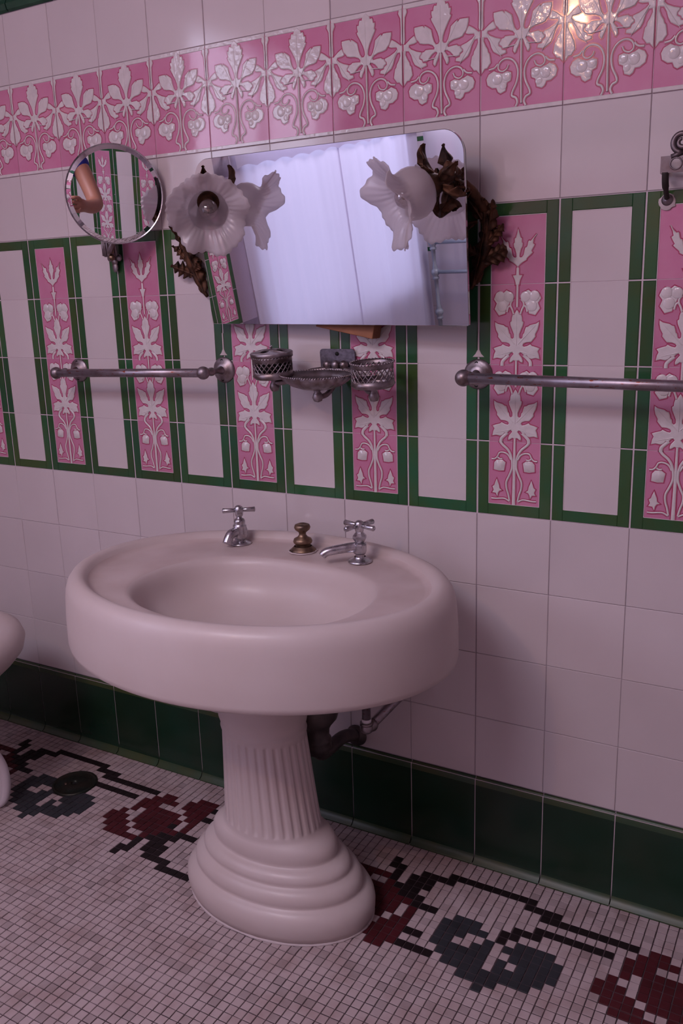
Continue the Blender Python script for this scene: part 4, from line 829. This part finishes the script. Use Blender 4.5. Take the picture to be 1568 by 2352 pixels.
def sconce(label, base, neck, axis, side, seed):
    bx, bz = base
    t = thing('wall_sconce', label, 'wall lamp', (bx, 0, bz), group='bronze leaf sconces')
    N = Vector(neck)-Vector((bx, 0, bz)); ax = Vector(axis).normalized()
    m_ = MB(); s = side
    back = N-ax*.030
    pth = smoothpath([(-.026*s, -.007, .012), (-.006*s, -.012, .045), (.009*s, -.018, .090), (.012*s, -.028, .145), (.002*s, -.054, .172), (lerp(-.01*s, back.x, .55), lerp(-.06, back.y, .45), back.z+.004), tuple(back), tuple(N-ax*.004)], 6)
    m_.tube(pth, [(.0035+.0060*min(1, k/12))*(1+.12*sin(k*1.3)) for k in range(len(pth))], 12)
    m_.build('arm', 'bronze', t)
    m_ = MB(); U = (0, -1, .1)
    leaf_mesh(m_, (-.020*s, -.010, .018), (.30*s, -.08, 1), U, .135, .0125, .22, .5, 5, 1)
    m_.build('backplate_leaf', 'bronze', t)
    specs = [((.000*s, -.016, .060), (.86*s, -.20, .36), U, .060, .0125, .15), ((.010*s, -.024, .095), (.30*s, -.14, .95), U, .082, .0085, .35), ((.010*s, -.028, .110), (.05*s, -.16, 1), U, .068, .0090, .35),
             ((.006*s, -.034, .135), (-.50*s, -.25, .85), U, .070, .0120, .5), ((-.002*s, -.034, .130), (-.92*s, -.42, -.12), (0, -.4, 1), .075, .0105, -.25), ((-.004*s, -.020, .072), (-.75*s, -.35, .42), U, .036, .0075, .4),
             ((.012*s, -.024, .090), (.60*s, -.1, .62), U, .050, .0075, .1)]
    for k, a in enumerate(specs):
        m_ = MB(); leaf_mesh(m_, a[0], a[1], a[2], a[3], a[4], a[5], .5, 4, k); m_.build('leaf', 'bronze', t)
    mid = pth[len(pth)*5//8]; arm_d = (N-mid).normalized()
    for k, (dd, upv, L, w, c) in enumerate((((arm_d+Vector((0, 0, -.35))), (0, -.3, 1), .070, .011, -.4), ((arm_d+Vector((0, -.1, .55))), (0, -.4, 1), .065, .013, .6), ((arm_d+Vector((.2*s, -.5, 0))), (0, 0, 1), .045, .010, .4))):
        m_ = MB(); leaf_mesh(m_, mid, dd, upv, L, w, c, .5, 3, k+20); m_.build('leaf', 'bronze', t)
    Rn = look_R(ax)
    for k in range(5):
        a = k*2*pi/5+.4; rad = Rn @ Vector((cos(a), sin(a), 0))
        m_ = MB(); leaf_mesh(m_, N-ax*.016+rad*.008, ax*(.35 if k % 2 else -.1)+rad, ax*-1 if k % 2 else ax, .052+.012*(k % 2), .0095, -.7 if k % 2 == 0 else .5, .5, 2, k+40)
        m_.build('leaf', 'bronze', t)
    m_ = MB(); m_.lathe([(.001, -.022), (.012, -.022), (.018, -.014), (.022, -.004), (.023, .003), (.020, .004), (.012, -.004), (.012, .022), (.001, .022)], 24, N, Rn); m_.build('socket', 'bronze', t)
    shade('glass_shade', t, N, ax, seed)
    m_ = MB(); m_.lathe([(.0115, .018), (.0125, .026), (.0185, .040), (.0195, .050), (.0170, .059), (.010, .066), (.001, .069)], 24, N, Rn); b_ = m_.build('bulb', 'clear_bulb', t)
    m_ = MB(); m_.tube([N+ax*.02, N+ax*.05], .0022, 8); m_.ball(N+ax*.052, .004, 0, 10); m_.build('filament', 'brass', b_)
    return t
sconce('left bronze leaf sconce, its ruffled glass shade facing the viewer beside the mirror', (-.672, 1.235), (-.556, -.100, 1.437), (.55, -.74, -.39), -1, 4)
sconce('right bronze leaf sconce, its ruffled glass shade turned left across the mirror', (.012, 1.235), (-.038, -.140, 1.424), (-.66, -.62, -.36), 1, 9)

# ================================================================== round shaving mirror
RN = -(Vector((-0.7218, 0.6846, 0.1015))).normalized()
t = thing('shaving_mirror', 'round shaving mirror with a shiny metal rim, left of the big mirror', 'mirror', (-.819, -.092, 1.4725))
Rn = look_R(RN); t.rotation_euler = Rn.to_euler()
m_ = MB(); m_.lathe([(.001, 0), (.0935, 0), (.0935, .0)], 96); b = len(m_.f)
m_.lathe([(.0935, 0), (.1025, -.0022)], 96, m=1); m_.lathe([(.1025, -.0022), (.1045, -.0012), (.1058, -.004), (.1050, -.012), (.001, -.013)], 96, m=2)
o = m_.build('glass', ['mirror', 'mirror', 'chrome'], t)
o.data.polygons.foreach_set('use_smooth', [False]*len(o.data.polygons))
inv = Rn.transposed()
def rl(p): return inv @ (Vector(p)-Vector((-.819, -.092, 1.4725)))
m_ = MB(); m_.tube([rl(p) for p in smoothpath([(-.905, -.018, 1.352), (-.888, -.050, 1.350), (-.862, -.078, 1.358), (-.838, -.075, 1.395), (-.822, -.082, 1.45)], 5)], .0055, 12); m_.build('arm', 'nickel', t)
m_ = MB(); m_.tube([rl(p) for p in ((-.868, -.060, 1.384), (-.872, -.062, 1.350))], [.0065, .005], 12); m_.ball(rl((-.873, -.062, 1.341)), .0075, 0, 14); m_.build('thumbscrew', 'brass', t)
m_ = MB(); m_.tube([rl(p) for p in ((-.912, -.026, 1.392), (-.912, -.026, 1.345))], [.0165, .0140], 24)
for k in range(9):
    a = pi+k*pi/8; px, py = -.912+.0165*cos(a), -.026+.0165*sin(a)
    m_.tube([rl((px, py, 1.392)), rl((px+(.912-.912), py+.002, 1.347))], .0026, 8)
m_.build('fluted_body', 'nickel', t)
m_ = MB()
for (dx, dz, r, sc) in ((-.014, 1.343, .0085, 1), (.014, 1.343, .0085, 1), (0, 1.334, .0095, 1), (0, 1.322, .0085, 1.5)):
    m_.ball((0, 0, 0), r, 0, 14, (1, .5, sc))
    for i in range(len(m_.v)-((14//2+1)*14), len(m_.v)):
        q = m_.v[i]; m_.v[i] = tuple(rl((q[0]-.916+dx, q[1]-.008, q[2]+dz)))
m_.build('fleur', 'nickel', t)

# ================================================================== soap and tumbler holder
t = thing('soap_holder', 'tarnished metal wall holder with a soap dish between two pierced cups', 'soap holder', (-.313, 0, 1.095), (.085, 0, 0))
def T(x, y, z): return (x+.313, y, z-1.09)
m_ = MB(); L = rrect(.085, .050, .008, 5, .004); v, f, n = plate(L, -.0050, -.0028, .0006)
m_.add([(a-.0425, y, b-.012) for a, y, b in v], f+[tuple(range(2*n, 3*n))], 0, False); m_.build('wall_plate', 'zinc', t)
m_ = MB(); m_.lathe([(.0005, -.0042), (.004, -.004), (.0045, -.002)], 12, T(-.313, -.003, 1.118), look_R((0, 1, 0))); m_.build('screw', 'dark_hole', t)
m_ = MB()
for dx in (-.020, 0, .020): m_.ball((dx, -.014, .006), .0100, 0, 16); m_.tube([(dx, -.002, .006), (dx, -.012, .006)], .006, 12)
m_.box((0, -.012, -.006), (.065, .018, .012), 0, .004); m_.build('ball_boss', 'nickel', t)
CL, CR, DC = Vector(T(-.424, -.086, 0)), Vector(T(-.187, -.088, 0)), Vector(T(-.318, -.088, 0))
m_ = MB(); m_.tube(smoothpath([(.02, -.015, -.004), (.06, -.03, -.010), (CR.x-.02, CR.y+.01, -.032), (CR.x, CR.y, -.034)], 5), [.007]*5+[.006]*11, 12); m_.build('arm', 'nickel', t)
m_ = MB(); m_.tube(smoothpath([(-.02, -.015, -.004), (-.06, -.03, -.008), (CL.x+.03, CL.y+.008, -.018), (CL.x, CL.y, -.022)], 5), [.007]*5+[.006]*11, 12); m_.build('arm', 'nickel', t)
m_ = MB(); m_.tube(smoothpath([(0, -.012, -.004), (.004, -.030, -.030), (0, -.060, -.048), (DC.x, DC.y, -.048)], 5), [.0065]*5+[.0055]*11, 12); m_.build('arm', 'nickel', t)
def basket(c, r, z0, z1, nm):
    m_ = MB(); n = 22
    for s_ in (1, -1):
        for k in range(n):
            a0 = 2*pi*k/n; pth = []
            for q in range(7):
                a = a0+s_*q/6*2*pi/n*2.0; zz = lerp(z0+.006, z1-.007, q/6); pth.append((c.x+r*cos(a), c.y+r*sin(a), zz))
            m_.tube(pth, .0010, 5, 0, False, 1.2)
    m_.lathe([(r-.0015, z0+.009), (r+.001, z0+.009), (r+.0012, z0+.003), (r+.003, z0), (r-.002, z0-.006), (r*.45, z0-.009), (.001, z0-.009)], 40, (c.x, c.y, 0))
    m_.lathe([(r-.0015, z1-.011), (r+.0008, z1-.011), (r+.0012, z1-.003), (r+.0025, z1), (r-.0015, z1)], 40, (c.x, c.y, 0))
    o = m_.build(nm, 'nickel', t)
    m_ = MB(); nb = 40
    for k in range(nb):
        a = 2*pi*k/nb; m_.ball((c.x+(r+.0018)*cos(a), c.y+(r+.0018)*sin(a), z1-.0005), .0022, 0, 6)
    m_.build('beaded_rim', 'nickel', o)
    m_ = MB(); m_.lathe([(.001, z0-.006), (.010, z0-.009), (.006, z0-.014), (.0085, z0-.018), (.0110, z0-.026), (.0080, z0-.034), (.001, z0-.036)], 20, (c.x, c.y, 0)); m_.build('finial', 'nickel', o)
    return o
basket(CR, .0415, -.017, .0265, 'pierced_cup')
bk = basket(CL, .0410, -.004, .0350, 'pierced_cup')
# lid with round brush holes
outer = [(.0435*cos(2*pi*k/48), .0435*sin(2*pi*k/48)) for k in range(48)]
holes = [[(.024*cos(a0)+.0088*cos(-2*pi*k/16), .024*sin(a0)+.0088*sin(-2*pi*k/16)) for k in range(16)] for a0 in (0, pi/2, pi, 3*pi/2)]
allp = outer+sum(holes, []); tri = tessellate_polygon([[Vector((a, b, 0)) for a, b in outer]]+[[Vector((a, b, 0)) for a, b in h] for h in holes])
def dz(a, b): return .006*(1-(a*a+b*b)/.0435**2)
n = len(allp); v = [(CL.x+a, CL.y+b, .044+dz(a, b)) for a, b in allp]+[(CL.x+a, CL.y+b, .042+dz(a, b)) for a, b in allp]
f = [tuple(q) for q in tri]+[tuple(x+n for x in reversed(q)) for q in tri]
st = 0
for lp in [outer]+holes:
    k_ = len(lp); f += [(st+i, st+(i+1) % k_, n+st+(i+1) % k_, n+st+i) for i in range(k_)]; st += k_
m_ = MB(); m_.add(v, f, 0, False); m_.lathe([(.0435, .0440), (.0450, .0425), (.0445, .036), (.0425, .0355)], 48, (CL.x, CL.y, 0)); m_.ball((CL.x, CL.y, .054), .0035, 0, 10)
m_.build('lid', 'nickel', t)
m_ = MB(); m_.lathe([(.036, .034), (.037, .0), (.001, -.002)], 32, (CL.x, CL.y, 0)); m_.build('inner_liner', 'dark_hole', t)
m_ = MB(); gad = lambda t_, k: 1+(.05*abs(sin(t_*11)) if 1 <= k <= 4 else 0)
m_.lathe([(.0800, .0), (.0790, -.0035), (.070, -.0125), (.054, -.0225), (.034, -.029), (.012, -.032), (.001, -.032)], 132, (DC.x, DC.y, -.001), None, 0, 1, .66, gad)
m_.lathe([(.0800, .0), (.0750, .0), (.066, -.009), (.050, -.015), (.02, -.018), (.001, -.018)], 64, (DC.x, DC.y, -.001), None, 0, 1, .66)
o = m_.build('soap_dish', 'nickel', t)
m_ = MB()
for k in range(84):
    a = 2*pi*k/84; m_.ball((DC.x+.081*cos(a), DC.y+.081*.66*sin(a), -.001), .0023, 0, 6)
m_.build('beaded_rim', 'nickel', o)
m_ = MB(); m_.lathe([(.001, -.028), (.010, -.031), (.006, -.037), (.0085, -.040), (.0115, -.048), (.0085, -.056), (.001, -.059)], 20, (DC.x, DC.y, 0)); m_.build('finial', 'nickel', o)

# ================================================================== pierced wall rack cut by the right edge
t = thing('wall_rack', 'pierced metal wall rack with a scroll top, cut off by the right edge', 'rack', (.331, 0, 1.385))
def band(L_, h, hole_list, along, y):
    pass
W_B, H_B = .24, .0262
outer = [(0, 0), (W_B, 0), (W_B, H_B), (.150, H_B), (.120, H_B+.008), (.09, H_B+.010), (.060, H_B+.008), (.030, H_B), (0, H_B)]
hl = []
cc = [(.022, .0135, .0078)]+[(x, z, .0046) for x in (.0385, .0515, .0645) for z in (.0068, .0192)]+[(.083, .0135, .0078)]+[(x, z, .0046) for x in (.1015, .1145, .1275) for z in (.0068, .0192)]+[(.146, .0135, .0078)]
for (x, z, r) in cc: hl.append([(x+r*cos(-2*pi*k/16), z+r*sin(-2*pi*k/16)) for k in range(16)])
def pierced(outer, hl, th):
    allp = outer+sum(hl, []); tri = tessellate_polygon([[Vector((a, b, 0)) for a, b in outer]]+[[Vector((a, b, 0)) for a, b in h] for h in hl])
    n = len(allp); v = [(a, 0, b) for a, b in allp]+[(a, th, b) for a, b in allp]; f = [tuple(q) for q in tri]+[tuple(x+n for x in reversed(q)) for q in tri]; st = 0
    for lp in [outer]+hl:
        k_ = len(lp); f += [(st+i, st+(i+1) % k_, n+st+(i+1) % k_, n+st+i) for i in range(k_)]; st += k_
    return v, f
v, f = pierced(outer, hl, .002); m_ = MB(); m_.add([(x, y-.045, z+.036) for x, y, z in v], f, 0, False)
o = m_.build('pierced_band', 'nickel_dark', t)
for (x, z, r) in cc:
    m_ = MB(); m_.lathe([(r, .0), (r+.0014, -.0012), (r+.0026, .0)], 20, (x, -.0452, z+.036), look_R((0, 1, 0))); m_.build('hole_rim', 'nickel_dark', o)
v, f = pierced([(0, 0), (.044, 0), (.044, H_B), (0, H_B)], [[(.020+.007*cos(-2*pi*k/16), .013+.007*sin(-2*pi*k/16)) for k in range(16)]], .002)
for xo in (0, W_B):
    m_ = MB(); m_.add([(xo-y, x-.045, z+.036) for x, y, z in v], f, 0, False); m_.build('side_plate', 'nickel_dark', t)
m_ = MB(); sp = []
for k in range(40):
    a = -pi*.55+k/39*3.0*pi; r = lerp(.0165, .0045, k/39); sp.append((.030-r*cos(a), -.043, .094+r*sin(a)-.012))
m_.tube([(.014, -.043, .060)]+sp, [.0046]*26+[lerp(.0046, .0026, k/14) for k in range(15)], 10, 0, True, 1.0); m_.build('scroll', 'nickel_dark', t)
m_ = MB(); m_.tube(smoothpath([(.006, -.043, .038), (.0055, -.036, .022), (.004, -.014, .008), (.004, -.006, .0)], 5), [.0055]*8+[.0042]*8, 10); m_.build('leg', 'backing', t)
m_ = MB(); m_.lathe([(.001, -.006), (.0045, -.0055), (.006, -.003), (.0095, -.0025), (.0100, 0)], 24, (.004, 0, -.002), look_R((0, 1, 0))); m_.build('foot_washer', 'nickel', t)
m_ = MB(); rc = random.Random(8); L = [((.0125+rc.uniform(0, .005))*cos(2*pi*k/20), (.0115+rc.uniform(0, .004))*sin(2*pi*k/20)) for k in range(20)]
v, f, n = plate(L, -.0016, 0, .0006); m_.add([(a+.004, y, b-.005) for a, y, b in v], f+[tuple(range(2*n, 3*n))], 0, True); m_.build('putty', 'caulk', t)
# plaster smears above the towel bar flanges
for (x, z, s_) in ((0.0, 1.118, 1.0), (-.6165, 1.116, .9)):
    rc = random.Random(int(abs(x)*100)+1); L = [(x-.012*s_, z), (x+.012*s_, z), (x+.006*s_, z+.006), (x+.0022, z+.014), (x+.0018, z+.05), (x-.0012, z+.05), (x-.0016, z+.014), (x-.006*s_, z+.006)]
    v, f, n = plate(L, -.0008, .0, .0003); tag(mesh_obj('plaster_smear', v, f+[tuple(range(2*n, 3*n))], 'caulk', wall_back), None)

# ================================================================== floor drain
t = thing('floor_drain', 'round dark metal drain cover set in the mosaic floor', 'drain', (DRC[0], DRC[1], -.0015))
m_ = MB(); m_.lathe([(.059, .0), (.0585, .0045), (.054, .0055), (.0515, .0035), (.049, .0025), (.030, .0045), (.012, .0055), (.0085, .0050), (.0080, -.004), (.001, -.004)], 48); m_.build('cover', 'drain', t)
m_ = MB(); m_.lathe([(.0045, 0), (.004, .0015), (.001, .002)], 12, (-.016, -.016, .0052)); m_.build('screw', 'brass', t)
m_ = MB(); m_.lathe([(.0078, .0), (.001, .0)], 16, (0, 0, .0012)); m_.build('opening', 'dark_hole', t)

# ================================================================== footed tub at the left edge
t = thing('foot_bath', 'white enamelled tub on a pierced iron base, cut off by the left edge', 'tub', (-1.266, -.475, 0))
m_ = MB(); m_.lathe([(.001, .20), (.105, .20), (.135, .23), (.152, .28), (.172, .33), (.200, .365), (.222, .385), (.238, .405), (.243, .428), (.236, .450), (.222, .462), (.206, .466), (.190, .460), (.180, .445), (.165, .36), (.12, .25), (.001, .24)], 72, (0, 0, 0), None, 0, 1.0, 1.25)
m_.build('bowl', 'porcelain', t)
for k in range(4):
    a = pi/4+k*pi/2
    m_ = MB(); R = Matrix.Rotation(a, 3, 'Z')
    L_o = [(.095, .0), (.150, .0), (.178, .015), (.190, .050), (.190, .100), (.182, .140), (.160, .165), (.150, .215), (.110, .215), (.095, .17)]
    hs = [[(.118, .020), (.118, .055), (.145, .055), (.150, .020)], [(.150, .040), (.146, .115), (.160, .115), (.166, .040)], [(.118, .130), (.118, .160), (.150, .150), (.150, .130)]]
    v, f = pierced(L_o, hs, .022); m_.add([R @ Vector((x, y-.011, z)) for x, y, z in v], f, 0, False)
    m_.tube([R @ Vector(p) for p in smoothpath([(.150, 0, .004), (.180, 0, .020), (.191, 0, .060), (.189, 0, .110), (.172, 0, .155), (.150, 0, .19)], 4)], .013, 10)
    m_.build('leg', 'paint_white', t)
m_ = MB(); m_.lathe([(.10, .16), (.125, .165), (.135, .18), (.125, .195), (.10, .20)], 48); m_.build('base_ring', 'paint_white', t)

# ================================================================== photographer (seen as an arm in the round mirror)
FW = Vector((CAM_ROT[0][2]*-1, CAM_ROT[1][2]*-1, 0)).normalized(); RT = Vector((FW.y, -FW.x, 0))
pc = Vector((cpos.x, cpos.y, 0))-FW*.40+RT*.035
t = thing('person', 'person in a blue short-sleeved shirt, bare arm bent, reflected in the round mirror', 'person', pc)
def LP(r, f_, z): return RT*r+FW*f_+Vector((0, 0, z))
def skinmesh(name, nodes, edges, material, parent, levels=2):
    me = bpy.data.meshes.new(name); me.from_pydata([tuple(LP(*n[:3])) for n in nodes], edges, []); me.materials.append(M[material])
    o = bpy.data.objects.new(name, me); C.objects.link(o); o.parent = parent
    sk = o.modifiers.new('skin', 'SKIN'); sk.use_smooth_shade = True
    for i, n in enumerate(nodes):
        q = me.skin_vertices[0].data[i]; q.radius = (n[3], n[4] if len(n) > 4 else n[3]); q.use_root = (i == 0)
    ss = o.modifiers.new('sub', 'SUBSURF'); ss.levels = levels; ss.render_levels = levels
    return o
nodes = [(0, 0, .93, .125, .10), (0, .0, 1.08, .115, .09), (0, .005, 1.25, .125, .10), (0, .0, 1.37, .085, .07), (0, .01, 1.44, .050), (0, .035, 1.52, .070, .085), (0, .04, 1.60, .075, .09), (0, .03, 1.66, .05, .06)]
edges = [(0, 1), (1, 2), (2, 3), (3, 4), (4, 5), (5, 6), (6, 7)]
def limb(start, pts):
    p = start
    for q in pts: nodes.append(q); edges.append((p, len(nodes)-1)); p = len(nodes)-1
    return p
for s_ in (-1, 1):
    wr = limb(3, [(s_*.200, 0, 1.37, .050), (s_*.208, .10, 1.28, .041), (s_*.212, .190, 1.192, .038), (s_*.165, .255, 1.192, .034), (s_*.105, .320, 1.204, .026), (s_*.080, .350, 1.212, .030, .018)])
    for k, (dx, dz_) in enumerate(((-.004, .03), (.004, .012), (.006, -.008), (.004, -.026))):
        limb(wr, [(s_*(.068-dx), .372, 1.215+dz_, .0095), (s_*(.045-dx), .385-.004*k, 1.218+dz_, .0085), (s_*(.028-dx), .378-.004*k, 1.218+dz_, .0075)])
    limb(wr, [(s_*.060, .345, 1.190, .0115), (s_*.040, .350, 1.183, .010)])
    limb(0, [(s_*.095, 0, .84, .085), (s_*.105, .015, .48, .058), (s_*.105, -.01, .09, .036), (s_*.115, .10, .04, .035, .028)])
body = skinmesh('body', nodes, edges, 'skin', t)
n2 = [(0, 0, .90, .150, .122), (0, 0, 1.08, .135, .110), (0, .005, 1.25, .142, .117), (0, 0, 1.375, .098, .083)]
e2 = [(0, 1), (1, 2), (2, 3)]
for s_ in (-1, 1):
    b = len(n2); n2 += [(s_*.200, 0, 1.37, .064), (s_*.205, .055, 1.32, .062)]; e2 += [(3, b), (b, b+1)]
skinmesh('shirt', n2, e2, 'shirt', t)
n3 = [(0, 0, .90, .148, .118), (0, 0, .84, .13, .11)]; e3 = [(0, 1)]
for s_ in (-1, 1):
    b = len(n3); n3 += [(s_*.098, 0, .78, .095), (s_*.107, .015, .46, .072), (s_*.107, -.01, .10, .058)]; e3 += [(1, b), (b, b+1), (b+1, b+2)]
skinmesh('trousers', n3, e3, 'trousers', t)
skinmesh('hair', [(0, -.005, 1.66, .075, .085), (0, .0, 1.58, .078, .062), (0, .03, 1.70, .06, .07)], [(0, 1), (0, 2)], 'hair', t)
for s_ in (-1, 1):
    m_ = MB(); m_.ball(LP(s_*.03, .118, 1.575), .011, 0, 12); m_.build('eye', 'paint_white', t)
m_ = MB(); m_.tube([LP(0, .118, 1.58), LP(0, .140, 1.545), LP(0, .122, 1.54)], [.007, .012, .008], 8); m_.build('nose', 'skin', t)
t2 = thing('hand_camera', 'small black camera held by the photographer', 'camera', pc)
m_ = MB(); R = Matrix((RT, FW, (0, 0, 1))).transposed(); m_.box(LP(0, .365, 1.235), (.05, .04, .05), 0, .006, R); m_.build('camera_body', 'black_plastic', t2)
# shoes
for s_ in (-1, 1):
    m_ = MB(); m_.box(LP(s_*.112, .07, .038), (.085, .25, .074), 0, .03, R); m_.build('shoe', 'black_plastic', t)
